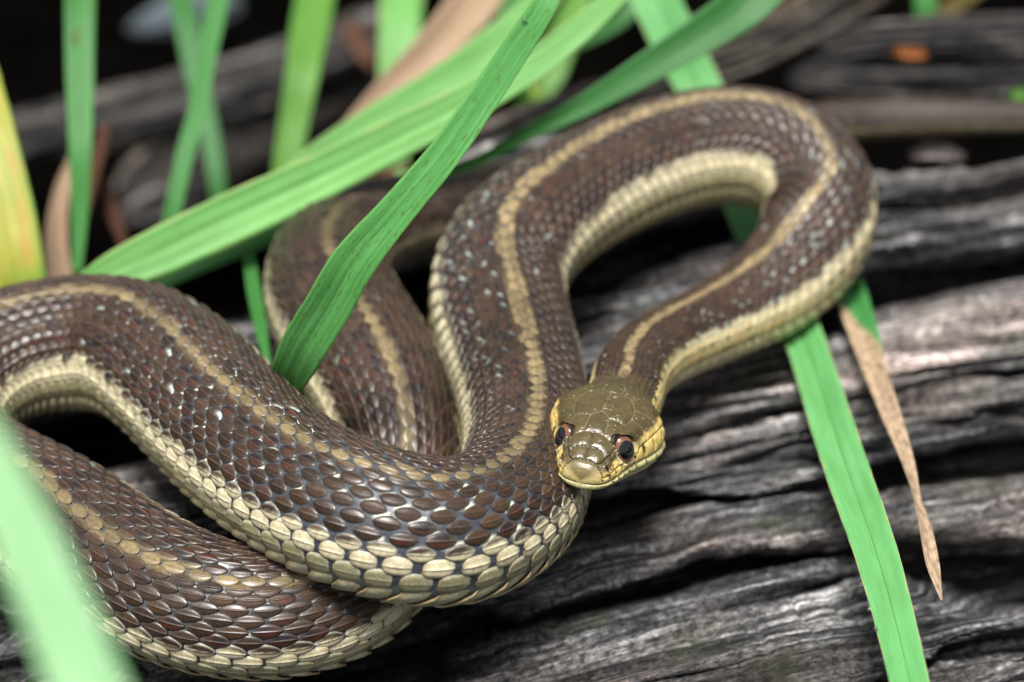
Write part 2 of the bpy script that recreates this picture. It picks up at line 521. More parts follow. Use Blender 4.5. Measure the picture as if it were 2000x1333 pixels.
M_PINK = mat_wood('pinkish_bare_wood', (0.2, 0.16, 0.15), (0.45, 0.38, 0.37), (0.7, 0.64, 0.62), (0.5, 0.4, 0.38), 1.5)
M_BLUE = mat_plain('blue_grey_stone', (0.06, 0.074, 0.083), 0.8, 0.2, 0.8, 60)
wood_piece('dead_branch', [(-160, 345, 46, -78), (60, 270, 56, -76), (350, 195, 60, -74), (560, 130, 54, -72), (800, 30, 50, -70)], M_WOOD3,
           'thick grey dead branch slanting across the dark upper left, behind the upright blades', 'branch', 11)
wood_piece('wood_chunk', [(230, 380, 34, -84), (330, 315, 62, -86), (450, 270, 66, -86), (620, 205, 50, -86), (740, 150, 20, -86)], M_WOOD2,
           'dark grey-brown chunk of rotten wood under the slanting dead branch', 'wood', 23)
wood_piece('wood_chunk', [(225, 430, 14, -72), (290, 400, 32, -72), (360, 378, 28, -72), (400, 360, 10, -72)], M_WOOD3,
           'small grey wood piece just above the wide pale blade, left of the thin crossing blades', 'wood', 31)
wood_piece('wood_chunk', [(440, 322, 12, -82), (480, 305, 24, -82), (530, 290, 22, -82), (560, 280, 8, -82)], M_WOOD2,
           'small brown wood lump between the crossing blades and the yellow-green blade', 'wood', 37)
wood_piece('dead_branch', [(860, 330, 30, -8), (960, 270, 44, -10), (1110, 205, 40, -14), (1300, 150, 46, -18), (1440, 110, 52, -20), (1560, 50, 56, -22), (1760, -60, 60, -24)], M_WOOD2,
           'grey-brown branch running up to the right from behind the looped snake coil', 'branch', 43)
wood_piece('dead_branch', [(1600, 96, 28, -20), (1700, 72, 34, -14), (1820, 70, 44, -12), (1950, 66, 46, -12), (2300, 50, 46, -12)], M_WOOD3,
           'grey dead branch at the upper right corner above the tail', 'branch', 53, rough=0.2)
wood_piece('wood_chunk', [(1540, 150, 16, -26), (1640, 140, 40, -22), (1780, 148, 54, -20), (1950, 152, 56, -20), (2250, 160, 54, -20)], M_WOOD3,
           'dark crumbling wood slab between the upper right branch and the tail', 'wood', 61, rough=0.55)
wood_piece('wood_chip', [(1775, 305, 8, -6), (1810, 296, 20, -5), (1850, 300, 20, -5), (1885, 310, 8, -6)], M_PINK,
           'pale pinkish chip of bare wood in the dark gap below the tail', 'wood chip', 67, rough=0.15)
wood_piece('stone', [(250, 60, 12, -100), (330, 30, 40, -100), (400, 15, 46, -100), (470, 0, 20, -100)], M_BLUE,
           'blurred pale blue-grey stone behind the thin blades at the top left', 'stone', 71, rough=0.55)

# ------------------------------------------------------------------ the snake
# nodes from neck to tail: pixel of the tube's centre, half width in pixels, height of the centre, roll, scale pitch in px, scale width factor
HEAD_YAW = math.radians(17)
HF = norm([-math.sin(HEAD_YAW), -math.cos(HEAD_YAW), 0.22])
HU = norm(np.array([0, 0, 1.0]) - HF * HF[2])
HS = np.cross(-HF, HU)                    # same handedness as the body frame (T x U)
EYEMID = P(1160, 865, 33.0)
FS = 0.85                                 # the head's length scale
HORG = EYEMID + HF * 8.0 * FS - HU * 3.2       # snout tip, on the mouth line
HL = 27.0
HBASE = HORG - HF * HL * FS

NODES = [
    # px, py, hw, z, roll, pitch, wf
    (1234, 732, 72, 21, -2, 17, 1.55),
    (1262, 699, 73, 18.5, -6, 17, 1.55),
    (1305, 675, 73, 15, -10, 18, 1.55),
    (1360, 648, 75, 12.5, -10, 20, 1.5),
    (1425, 616, 80, 11, -12, 24, 1.5),
    (1503, 572, 92, 10.5, -12, 30, 1.5),
    (1565, 512, 101, 11.5, -11, 32, 1.45),
    (1603, 435, 108, 14, -7, 32, 1.45),
    (1590, 358, 113, 17.5, -1, 30, 1.5),
    (1530, 306, 114, 20, 10, 28, 1.55),
    (1440, 285, 112, 21, 8, 26, 1.6),
    (1335, 297, 112, 21, 8, 25, 1.6),
    (1220, 336, 112, 21, 8, 25, 1.6),
    (1118, 388, 114, 20.5, 4, 26, 1.6),
    (1030, 450, 120, 20, -4, 28, 1.5),
    (976, 526, 128, 17.5, -7, 34, 1.30),
    (972, 605, 132, 15.5, -9, 38, 1.28),
    (994, 692, 132, 15, -9, 37, 1.36),
    (1020, 790, 126, 17, -10, 30, 1.55),
    (1034, 885, 126, 19, -8, 28, 1.55),
    (1012, 972, 130, 22, -2, 32, 1.5),
    (945, 1026, 136, 25.5, 3, 38, 1.34),
    (860, 1046, 141, 27.5, 4, 42, 1.28),
    (760, 1028, 144, 28.5, 4, 44, 1.25),
    (645, 988, 142, 27.5, 2, 46, 1.25),
    (535, 922, 140, 25, 0, 46, 1.25),
    (440, 836, 142, 22, -4, 45, 1.27),
    (362, 754, 141, 20, -4, 43, 1.30),
    (290, 697, 135, 19, 0, 36, 1.4),
    (215, 672, 129, 17, 4, 32, 1.5),
    (130, 672, 127, 16, 4, 30, 1.55),
    (30, 690, 125, 15, 2, 30, 1.55),
    (-70, 742, 126, 14, 0, 34, 1.5),
    (-125, 815, 128, 13, 0, 36, 1.5),
    (-105, 893, 130, 12.5, 0, 40, 1.5),
    (-20, 960, 134, 12, 0, 42, 1.5),
    (80, 1010, 137, 12, 0, 44, 1.5),
    (180, 1074, 138, 12, 12, 46, 1.48),
    (285, 1138, 136, 12, 17, 47, 1.45),
    (400, 1184, 130, 12, 17, 47, 1.45),
    (520, 1203, 123, 11.5, 14, 45, 1.45),
    (630, 1192, 116, 10.5, 8, 43, 1.5),
    (722, 1150, 102, 9, -4, 40, 1.5),
    (778, 1070, 92, 8, 0, 38, 1.55),
    (795, 975, 98, 8.5, 4, 34, 1.65),
    (783, 870, 118, 11, 4, 32, 1.75),
    (750, 775, 132, 12, 4, 32, 1.75),
    (704, 690, 132, 12, 2, 32, 1.72),
    (656, 612, 130, 12, 0, 31, 1.65),
    (638, 540, 120, 11.5, 2, 28, 1.6),
    (672, 474, 104, 10.5, 6, 24, 1.6),
    (748, 438, 88, 9.5, 4, 20, 1.6),
    (850, 415, 76, 8.2, 0, 18, 1.6),
    (980, 385, 64, 6.8, 0, 16, 1.6),
    (1150, 340, 54, 5.8, 0, 14, 1.6),
    (1350, 290, 47, 4.6, 0, 13, 1.6),
    (1540, 248, 42, 3.5, 2, 12, 1.6),
    (1700, 234, 38, 2.5, 4, 12, 1.6),
    (1850, 230, 34, 2.5, 4, 11, 1.6),
    (2000, 230, 30, 2.0, 4, 10, 1.6),
    (2180, 228, 24, 1.5, 4, 9, 1.6),
    (2330, 230, 15, 1, 4, 8, 1.6),
    (2440, 240, 4, 0, 4, 8, 1.6),
]
q = np.array([P(n[0], n[1], n[3]) for n in NODES])
dep = proj(q)[:, 2]
par = np.array([[n[2] * d / FPX, n[4], n[5] * d / FPX, n[6]] for n, d in zip(NODES, dep)])
q = np.concatenate([[HBASE, HBASE - HF * 3.5], q]); par = np.concatenate([[[5.7, 0, 1.35, 1.5], [5.7, 0, 1.35, 1.5]], par])


def catmull(pts, step):
    p = np.concatenate([[2 * pts[0] - pts[1]], pts, [2 * pts[-1] - pts[-2]]])
    out, tpar = [], []
    for i in range(1, len(p) - 2):
        p0, p1, p2, p3 = p[i - 1], p[i], p[i + 1], p[i + 2]
        t01 = np.linalg.norm(p1 - p0) ** .5 + 1e-6; t12 = np.linalg.norm(p2 - p1) ** .5 + 1e-6; t23 = np.linalg.norm(p3 - p2) ** .5 + 1e-6
        m1 = (p2 - p1 + t12 * ((p1 - p0) / t01 - (p2 - p0) / (t01 + t12)))
        m2 = (p2 - p1 + t12 * ((p3 - p2) / t23 - (p3 - p1) / (t12 + t23)))
        n = max(2, int(np.linalg.norm(p2 - p1) / step) + 1)
        t = np.linspace(0, 1, n, endpoint=False)[:, None]
        out.append((2 * p1 - 2 * p2 + m1 + m2) * t ** 3 + (-3 * p1 + 3 * p2 - 2 * m1 - m2) * t ** 2 + m1 * t + p1)
        tpar.append(i - 1 + t[:, 0])
    out.append(p[-2][None]); tpar.append([len(pts) - 1])
    return np.concatenate(out), np.concatenate(tpar)


cc, tp = catmull(q, 0.25)
arc = np.concatenate([[0], np.cumsum(np.linalg.norm(np.diff(cc, axis=0), axis=1))])
LEN = arc[-1]
DA = 0.5
A_ = np.arange(0, LEN, DA)
CEN = np.stack([np.interp(A_, arc, cc[:, k]) for k in range(3)], -1)
tpa = np.interp(A_, arc, tp)
RAD, ROLL, PITCH, WF = [np.interp(tpa, np.arange(len(par)), par[:, k]) for k in range(4)]
for k in range(3):
    s = smooth1(CEN[:, k], 7)
    bl = sstep(0, 14, A_)
    CEN[:, k] = CEN[:, k] * (1 - bl) + s * bl
RAD = smooth1(RAD, 10); ROLL = smooth1(ROLL, 12); PITCH = smooth1(PITCH, 12); WF = smooth1(WF, 10)
TAN = norm(np.gradient(CEN, axis=0))
TAN[0] = -HF
b = sstep(0, 8, A_)[:, None]
TAN = norm((-HF) * (1 - b) + TAN * b)
UP0 = np.array([0, 0, 1.0])
US = norm(UP0 - TAN * (TAN @ UP0)[:, None])
SS = np.cross(TAN, US)
cr, sr = np.cos(np.radians(ROLL))[:, None], np.sin(np.radians(ROLL))[:, None]
UD = US * cr + SS * sr
SD = np.cross(TAN, UD)
CURV = np.stack([smooth1(np.gradient(TAN[:, k], DA), 6) for k in range(3)], -1)   # dT/da
COLC = np.concatenate([[0], np.cumsum(DA / PITCH[:-1])])                          # column coordinate


def fr(a):
    """Interpolated frame at arc a (array)."""
    f = np.clip(np.asarray(a, float) / DA, 0, len(A_) - 1.001)
    i = f.astype(int); t = (f - i)[..., None]
    g = lambda M: M[i] * (1 - t) + M[i + 1] * t
    h = lambda M: M[i] * (1 - t[..., 0]) + M[i + 1] * t[..., 0]
    return g(CEN), norm(g(TAN)), norm(g(UD)), norm(g(SD)), h(RAD), i


# ---- head surface, in the head's own frame
n_ = lambda pts: (np.array([p[0] for p in pts], float), np.array([p[1] for p in pts], float))
HW = n_([(0, 0.02), (.06, 0.9), (.2, 1.65), (.5, 2.45), (1.0, 3.15), (1.8, 3.75), (3, 4.25), (5, 4.85), (7, 5.3), (9, 5.85), (11, 6.7), (13, 7.6), (15, 8.35), (17, 8.8), (19, 8.85), (21, 8.1), (23, 7.0), (25, 6.1), (27, 5.7)])
HT = n_([(0, 0.9), (.06, 1.5), (.2, 1.95), (.5, 2.45), (1.0, 2.9), (1.8, 3.35), (3, 3.85), (5, 4.65), (7, 5.4), (9, 6.0), (11, 6.4), (14, 6.8), (18, 7.0), (22, 6.5), (27, 5.7)])
HB = n_([(0, 0.35), (.06, .6), (.2, .8), (.5, 1.0), (1.0, 1.25), (1.8, 1.6), (3, 2.0), (5, 2.6), (8, 3.7), (12, 4.6), (16, 5.4), (20, 5.6), (27, 5.4)])


def head_pt(s, phi):
    """Point at distance s behind the snout tip, angle phi from the crown (0) -> local coords (s, side, up)."""
    s = np.asarray(s, float); phi = np.asarray(phi, float)
    w = np.interp(s, *HW) * (0.955 + 0.045 * sstep(22, 27, s)); t = np.interp(s, *HT); bt = np.interp(s, *HB)
    k = sstep(18, 27, s)
    n1 = 2.75 * (1 - k) + 2.0 * k
    n2 = 2.3 * (1 - k) + 2.0 * k
    c, sn = np.cos(phi), np.sin(phi)
    up = c > 0
    n = np.where(up, n1, n2)
    x = w * np.sign(sn) * np.abs(sn) ** (2 / n)
    z = np.where(up, t, bt) * np.sign(c) * np.abs(c) ** (2 / n)
    # flanks lean outwards towards the lips, cheeks bulge
    lean = 1 + 0.05 * np.cos(2 * (np.abs(phi) - 1.75)) * sstep(1, 6, s) * (1 - k)
    return np.stack([s + 0 * phi, x * lean, z], -1)


def head_world(l):
    return HORG - HF * l[..., 0:1] * FS + HS * l[..., 1:2] + HU * l[..., 2:3]


def body_sec(r, phi):
    """Cross-section radius: belly slightly flattened."""
    v = np.clip(-np.cos(phi), 0, 1)
    return r * (1 - 0.07 * v ** 1.5 + 0.015 * np.abs(np.sin(2 * phi)))


def surf(a, phi, h=0.0):
    """Snake surface point at arc a (negative = on the head), angle phi, h mm above the skin; also the outward normal."""
    a = np.asarray(a, float); phi = np.asarray(phi, float)
    a, phi = np.broadcast_arrays(a, phi)
    C, T, U, S, r, i = fr(np.maximum(a, 0))
    d = U * np.cos(phi)[..., None] + S * np.sin(phi)[..., None]
    bb = sstep(0, 6, a)
    rr = body_sec(r, phi) * bb + r * (1 - bb)
    rho = 1.0
    pb = C + d * rr[..., None]
    if np.any(a < 0):
        l = head_pt(np.clip(HL + a, 0, HL), phi)
        ph = head_world(l)
        pb = np.where((a < 0)[..., None], ph, pb)
        dh = norm(HU * (l[..., 2:3] / 1.0) + HS * l[..., 1:2])
        d = np.where((a < 0)[..., None], dh, d)
    return pb + d * np.asarray(h)[..., None], d


# ---- scale rows: angular centre and width of each row (0 = along the spine, 9 = next to the belly)
ROWW = np.array([8.6, 8.6, 8.8, 9.0, 9.3, 9.6, 10.0, 11.0, 13.5, 18.0])
ROWC = np.zeros(10)
for k in range(1, 10):
    ROWC[k] = ROWC[k - 1] + (ROWW[k - 1] + ROWW[k]) / 2
ROW_END = ROWC[9] + ROWW[9] / 2 - 1.0            # where the belly plates begin
ROWPOS = np.concatenate([-ROWC[:0:-1], ROWC])
ROWWID = np.concatenate([ROWW[:0:-1], ROWW])
ROWIDX = np.arange(-9, 10)

# ---- colours (real-world base colours, linear)
TAN_C = np.array([0.25, 0.19, 0.095])
BROWN = np.array([0.029, 0.0178, 0.0118])
RED = np.array([0.070, 0.021, 0.012])
BLACK = np.array([0.008, 0.008, 0.010])
CREAM = np.array([0.62, 0.56, 0.37])
OLIVET = np.array([0.27, 0.255, 0.145])
VENT = np.array([0.55, 0.52, 0.33])
YEL = np.array([0.62, 0.45, 0.15])
SKINC = np.array([0.040, 0.045, 0.054])
FLECK = np.array([0.74, 0.76, 0.60])

US_ = np.array([-1.0, -0.93, -0.72, -0.35, 0.0, 0.35, 0.68, 0.88, 0.975, 1.0, 1.0])
VS_ = np.array([-1.0, -0.94, -0.62, -0.28, -0.055, 0.0, 0.055, 0.28, 0.62, 0.94, 1.0])
NU, NV = len(US_), len(VS_)
SU, SV = np.meshgrid(US_, VS_, indexing='ij')
SQ = grid_quads(NU, NV)[:, ::-1]


def scale_batch(a0, row, colid):
    """Vectorised scales. a0: arc of each scale's centre; row: index -9..9. Returns verts (n,NU,NV,3), colours."""
    n = len(a0)
    k = np.abs(row)
    phc = np.radians(np.interp(row, ROWIDX, ROWPOS)); wid = np.radians(np.interp(row, ROWIDX, ROWWID))
    C, T, U, S, r, i = fr(np.maximum(a0, 0))
    hd = a0 < 0
    r = np.where(hd, 5.8, r)
    d = U * np.cos(phc)[:, None] + S * np.sin(phc)[:, None]
    metric = 1 + r * np.einsum('ij,ij->i', -CURV[i], d)          # >1 outside a bend, <1 inside
    metric = np.where(hd, 1, np.clip(metric, 0.6, 1.7))
    rnd = lambda s: hash2(colid * 7 + 3, (row + 40) * 13 + colid, s)
    lf = np.interp(WF[i], [1.25, 1.35, 1.5, 1.75], [0.90, 0.97, 1.10, 1.18])
    L = lf * PITCH[i] * (0.95 + 0.10 * rnd(1)) * np.where(k == 9, 1.06, 1) * np.where(k <= 1, 0.97, 1)
    L = np.where(hd, 2.1, L)
    La = L / np.where(metric > 1, metric ** 0.25, metric)        # length in arc units
    La = np.minimum(La, PITCH[i] * 1.55)
    wf = np.interp(np.maximum(a0, 0), A_, WF)
    wf = np.where(k == 9, np.minimum(wf, 1.15), np.where(k == 8, np.minimum(wf, 1.26), wf)) * (0.96 + 0.09 * rnd(2))
    W = wid * wf
    # outline
    u, v = SU[None], SV[None]
    pw = np.where(k >= 8, 3.0, 2.15)[:, None, None]
    ex = np.where(k >= 8, 0.40, 0.62)[:, None, None]
    skew = 0.16 * (rnd(3) - 0.5)[:, None, None]
    ua = np.clip(np.abs(u) , 0, 1)
    prof = np.maximum(1 - ua ** pw, 0.0) ** ex
    prof = np.where(u > 0, prof * (1 - 0.05 * u), prof)
    prof = np.maximum(prof, 0.05)
    notch = np.where(k >= 7, 0.035, 0.015)[:, None, None] * (hash2(np.floor(np.broadcast_to(v, (n, NU, NV)) * 3 + 9), np.broadcast_to(colid[:, None, None] + row[:, None, None] * 31, (n, NU, NV)), 5) - 0.5) * (np.abs(u) > .6)
    am = a0[:, None, None] + 0.5 * La[:, None, None] * (u + notch * 2 + 0.02)
    pm = phc[:, None, None] + 0.5 * W[:, None, None] * (v * prof * (1 + notch) + skew * (1 - u * u))
    # relief
    q = (r / 12.0)[:, None, None]
    lift = 0.32 * q
    hh = 0.03 + lift * ((u + 1) / 2) ** 1.2 + np.where(k >= 8, 0.12, 0.27)[:, None, None] * q * (1 - v ** 2) * (1 - 0.5 * u ** 2)
    keel = np.where(k == 9, 0.35, 1.0)[:, None, None] * np.where(np.abs(v) < 0.03, 1.0, 0) * np.clip(1 - ((u - 0.1) / 0.95) ** 6, 0, 1)
    hh = hh + keel * 0.15 * q
    rim = (np.abs(v) > 0.99) | (u < -0.99)
    hh = np.where(rim, -0.06 * q, hh)
    tipr = np.zeros((NU, NV)); tipr[-1] = 1
    hh = np.where(tipr[None] > 0, hh - 0.42 * q, hh)
    pos, _ = surf(am, pm, hh)
    # colour
    base = np.empty((n, 3))
    base[:] = BROWN * (0.55 + 0.95 * rnd(4))[:, None] + np.array([0.016, 0.006, 0.0]) * rnd(6)[:, None]
    base[k == 0] = TAN_C * ((0.62 + 0.55 * rnd(7)[k == 0]) * (1 - 0.22 * sstep(170, 230, a0[k == 0])))[:, None]
    base[k == 7] = BROWN * 1.1
    base[k == 8] = CREAM * (0.88 + 0.24 * rnd(7)[k == 8])[:, None]
    base[k == 9] = OLIVET * (0.85 + 0.3 * rnd(7)[k == 9])[:, None]
    near = np.exp(-np.maximum(a0, 0) / 38.0)                     # the neck is yellower
    for kk, mul in ((7, 1), (8, 1), (9, 1)):
        near = np.exp(-np.maximum(a0, 0) / (11.0 if kk == 7 else 38.0))
        mk = k == kk
        base[mk] = base[mk] * (1 - near[mk, None]) + YEL * near[mk, None]
    tail = sstep(LEN - 235, LEN - 165, a0)
    colr = np.broadcast_to(base[:, None, None, :], (n, NU, NV, 3)).copy()
    side = np.sign(row)[:, None, None] * v                       # +1 = towards the belly
    # stripe neighbours: inner half tan
    fz = 0.25 * (hash2(np.floor(np.broadcast_to(u, (n, NU, NV)) * 4), np.broadcast_to(v, (n, NU, NV)) * 7, 9) - 0.5)
    mk = (k == 1)[:, None, None] & (a0 > -1)[:, None, None]
    f = (mk * sstep(0.0, -0.55, side + 0.3 * sstep(170, 230, a0)[:, None, None] + fz + (rnd(8) - 0.5)[:, None, None] * 0.8))[..., None]
    colr = colr * (1 - f) + TAN_C * ((0.5 + 0.6 * rnd(26)) * (1 - 0.22 * sstep(170, 230, a0)))[:, None, None, None] * f
    # third row: belly-side half cream
    mk = (k == 7)[:, None, None]
    f = (mk * sstep(-0.45, 0.25, side + fz + (rnd(8) - 0.5)[:, None, None] * 0.5 - 0.15 * u))[..., None]
    colr = colr * (1 - f) + (CREAM * 0.95) * f
    # second row: brownish along its upper edge
    mk = (k == 8)[:, None, None]
    f = (mk * 0.55 * sstep(-0.55, -1.0, side + 0.5 * fz))[..., None]
    colr = colr * (1 - f) + np.array([0.2, 0.12, 0.04]) * f
    # dark and red patches on the flanks
    br = (k >= 2) & (k <= 7)
    pr = rnd(10) + 0.22 * ((k == 2) | (k == 5) | (k == 6)) + 0.10 * (vnoise(colid / 2.5, row / 2.0, 12) - 0.3)
    fred = (br * sstep(0.72, 1.1, pr))[:, None, None] * sstep(1.15, 0.2, np.hypot(u - 0.2, v)) * 0.9
    colr = colr * (1 - fred[..., None]) + RED * fred[..., None]
    cu = (rnd(13) - 0.3)[:, None, None]; cv = -np.sign(row + .1)[:, None, None] * (0.7 - 0.6 * rnd(14))[:, None, None]
    fb = (br * sstep(0.86, 0.94, pr))[:, None, None] * sstep(0.85, 0.45, np.hypot(u - cu, (v - cv)))
    colr = colr * (1 - 0.85 * fb[..., None]) + BLACK * 0.85 * fb[..., None]
    # black corner marks and orange flecks on the pale rows along the neck and the big loop
    pale = (k >= 8) & (a0 < 105) & (row > 0)
    fb = (pale * (rnd(15) > 0.74))[:, None, None] * sstep(1.0, 0.5, np.hypot(u - 0.7, v - 0.8 * np.sign(row)[:, None, None]))
    colr = colr * (1 - 0.9 * fb[..., None]) + BLACK * 0.9 * fb[..., None]
    fo = (pale * (rnd(16) > 0.62))[:, None, None] * sstep(0.5, 0.2, np.abs(u - 0.85)) * sstep(1.1, 0.3, np.abs(v))
    colr = colr * (1 - 0.8 * fo[..., None]) + np.array([0.5, 0.13, 0.03]) * 0.8 * fo[..., None]
    # keel a thin paler line, margins translucent grey
    pl = (k <= 7)[:, None, None]
    kf = (np.abs(v) < 0.03) * np.clip(1 - ((u - 0.1) / 0.9) ** 4, 0, 1) * np.where(k == 9, 0.1, np.where(k >= 7, 0.35, 0.55))[:, None, None]
    kc = np.where((k >= 8)[:, None, None, None], np.array([0.7, 0.66, 0.55]), np.array([0.24, 0.19, 0.16]))
    colr = colr * (1 - kf[..., None]) + kc * kf[..., None]
    ef = np.maximum(sstep(0.80, 1.0, np.abs(v)) * 0.55, sstep(-0.55, -1.0, u) * 0.75) * np.ones((n, 1, 1))
    ef = np.maximum(ef, 0.35 * sstep(0.93, 1.0, u))
    ec = np.where((k >= 7)[:, None, None, None], np.array([0.40, 0.40, 0.32]), np.array([0.085, 0.082, 0.080]))
    colr = colr * (1 - ef[..., None]) + ec * ef[..., None]
    te = sstep(0.55, 0.98, u) * (k >= 8)[:, None, None] * 0.55  # brown trailing edges of the pale rows, with their shadow painted in
    colr = colr * (1 - te[..., None]) + np.array([0.21, 0.13, 0.05]) * te[..., None]
    dk = np.broadcast_to(((np.abs(v) > 0.99) | (u > 0.99))[..., None] * 0.8, (n, NU, NV, 1))
    colr = colr * (1 - dk) + np.array([0.020, 0.021, 0.024]) * dk
    # pale blue-white flecks beside the root of some flank scales, most of them on the looped part behind the head
    pf = np.where((a0 < 205) & (a0 > 30) & (row > 0), 0.30, 0.05)
    ff = ((k >= 2) & (k <= 7) & (rnd(22) < pf))[:, None, None] * sstep(0.15, -0.35, u) * sstep(0.15, 0.55, v * np.sign(rnd(23) - 0.5)[:, None, None]) * (0.5 + 0.5 * rnd(24))[:, None, None]
    colr = colr * (1 - ff[..., None]) + np.array([0.50, 0.60, 0.55]) * ff[..., None]
    # faint grain along the scale
    g = 0.86 + 0.28 * hash2(np.broadcast_to(v * 9 + 30, (n, NU, NV)).astype(int), np.broadcast_to((colid * 37 + row)[:, None, None], (n, NU, NV)), 19)
    colr = colr * g[..., None]
    # head and nape: olive-brown; tail: plain brown with a dull stripe
    hb = sstep(2.5, -1.5, a0)[:, None, None, None] * (k <= 6)[:, None, None, None]
    colr = colr * (1 - hb) + np.array([0.066, 0.050, 0.023]) * hb * (0.85 + 0.3 * rnd(21))[:, None, None, None]
    tl = tail[:, None, None, None]
    colr = colr * (1 - 0.88 * tl) + np.where((k >= 8)[:, None, None, None], np.array([0.075, 0.055, 0.03]), np.array([0.026, 0.017, 0.012])) * (0.35 + 1.3 * rnd(25))[:, None, None, None] * 0.88 * tl
    return pos, colr, hh


NCOL = int(COLC[-1]) - 2
rows_l, cols_l, a_l = [], [], []
for row in ROWIDX:
    offs = 0.5 if (row % 2) else 0.0
    cidx = np.arange(-3, NCOL)
    aa = np.where(cidx < 0, (cidx + offs) * 1.75, np.interp(cidx + offs, COLC, A_))
    aa = aa + (0.10 * (hash2(cidx, np.full(len(cidx), int(row) + 50), 31) - 0.5)) * 2.0
    keep = aa < LEN - 6
    rows_l.append(np.full(keep.sum(), row)); cols_l.append(cidx[keep]); a_l.append(aa[keep])
rows_l = np.concatenate(rows_l); cols_l = np.concatenate(cols_l); a_l = np.concatenate(a_l)
ok = ~((a_l < -0.5) & (np.abs(rows_l) >= 8))
rows_l, cols_l, a_l = rows_l[ok], cols_l[ok], a_l[ok]
SP, SC, _ = scale_batch(a_l, rows_l, cols_l)

# the 300 scales that show largest (sharp coils in front) are parts of their own
cen, nrm = surf(a_l, np.radians(np.interp(rows_l, ROWIDX, ROWPOS)))
pj = proj(cen)
facing = np.einsum('ij,ij->i', nrm, norm(CAM - cen))
size = (RAD[np.clip((a_l / DA).astype(int), 0, len(RAD) - 1)] / pj[:, 2]) * facing
inside = (pj[:, 0] > 10) & (pj[:, 0] < 1990) & (pj[:, 1] > 10) & (pj[:, 1] < 1325) & (facing > 0.15) & (a_l > 5)
under = np.zeros(len(a_l), bool)
# hidden below another coil: a nearer stretch of the centreline covers the same pixel
cpj = proj(CEN[::4]); crad = RAD[::4] * FPX / cpj[:, 2]; ca = A_[::4]
for m in range(len(a_l)):
    dd = np.hypot(cpj[:, 0] - pj[m, 0], cpj[:, 1] - pj[m, 1])
    if np.any((dd < crad * 0.93) & (cpj[:, 2] < pj[m, 2] - 4) & (np.abs(ca - a_l[m]) > 30)):
        under[m] = True
size = np.where(inside & ~under, size, -1)
top = np.argsort(-size)[:300]
istop = np.zeros(len(a_l), bool); istop[top] = True

snake = bpy.data.objects.new('snake', None)
snake.empty_display_size = 0.01
col.objects.link(snake)
# keep the Empty at the origin of the parts' coordinates so that they are placed where they were built
tag(snake, 'striped brown and tan garter snake coiled on the log, facing the camera', 'snake')

for m in top:
    mesh_obj('scale', SP[m].reshape(-1, 3), SQ, M_SCALE, snake, SC[m].reshape(-1, 3))
rest = np.where(~istop)[0]
nn = len(rest)
qs = (SQ[None] + (np.arange(nn) * NU * NV)[:, None, None]).reshape(-1, 4)
tag(mesh_obj('scales', SP[rest].reshape(-1, 3), qs, M_SCALE, snake, SC[rest].reshape(-1, 3)), kind='stuff')

# ---- belly plates
vcols = np.arange(0, NCOL)
va = np.interp(vcols + 0.25, COLC, A_)
va = va[va < LEN - 6]
UU = np.array([-1.0, -0.6, -0.1, 0.4, 0.8, 0.97, 1.0, 1.0])
VV = np.linspace(-1, 1, 27)
gu, gv = np.meshgrid(UU, VV, indexing='ij')
half = math.pi - math.radians(ROW_END + 1.5)
phm = math.pi + gv * half
C, T, U, S, r, i = fr(va)
Lv = PITCH[i] * 1.18
am = va[:, None, None] + 0.5 * Lv[:, None, None] * gu[None] * (1 - 0.42 * np.abs(gv) ** 5)[None] - (0.26 * r)[:, None, None] * (np.abs(gv) ** 2.2)[None]
d = U[:, None, None] * np.cos(phm)[None, ..., None] + S[:, None, None] * np.sin(phm)[None, ..., None]
hv = (r / 12)[:, None, None] * (0.03 + 0.75 * ((gu[None] + 1) / 2) + 0.10 * (1 - gu[None] ** 2))
last = np.zeros_like(gu); last[-1] = 1
hv = np.where(last[None] > 0, hv - 0.42 * (r / 12)[:, None, None], hv)
hv = np.where((np.abs(gv) > 0.995)[None], -0.04, hv)
VP, _ = surf(am, np.broadcast_to(phm[None], am.shape), hv)
rv = hash2(vcols[:len(va)], vcols[:len(va)] * 3, 4)
VC = np.broadcast_to(VENT, VP.shape) * (0.9 + 0.2 * rv)[:, None, None, None]
nearv = np.exp(-va / 45.0)[:, None, None, None]
tlv = sstep(LEN - 235, LEN - 165, va)[:, None, None, None]
VC = VC * (1 - 0.9 * tlv)
VC = VC * (1 - nearv) + np.array([0.62, 0.50, 0.22]) * nearv
warm = (sstep(0.3, 0.95, gu)[None] * sstep(0.35, 0.9, np.abs(gv))[None])[..., None] * 0.75  # brown trailing margin of each plate, shadow between the lobes painted into it
VC = VC * (1 - warm) + np.array([0.22, 0.14, 0.05]) * warm
bs = ((rv > 0.55) * (va < 105))[:, None, None] * (np.exp(-((gu - 0.2) / 0.6) ** 2 - ((np.abs(gv) - 0.88) / 0.06) ** 2))[None]
VC = VC * (1 - 0.9 * bs[..., None]) + BLACK * 0.9 * bs[..., None]
vq = grid_quads(len(UU), len(VV))[:, ::-1]
qs = (vq[None] + (np.arange(len(va)) * gu.size)[:, None, None]).reshape(-1, 4)
tag(mesh_obj('belly_plates', VP.reshape(-1, 3), qs, M_SCALE, snake, VC.reshape(-1, 3)), kind='stuff')

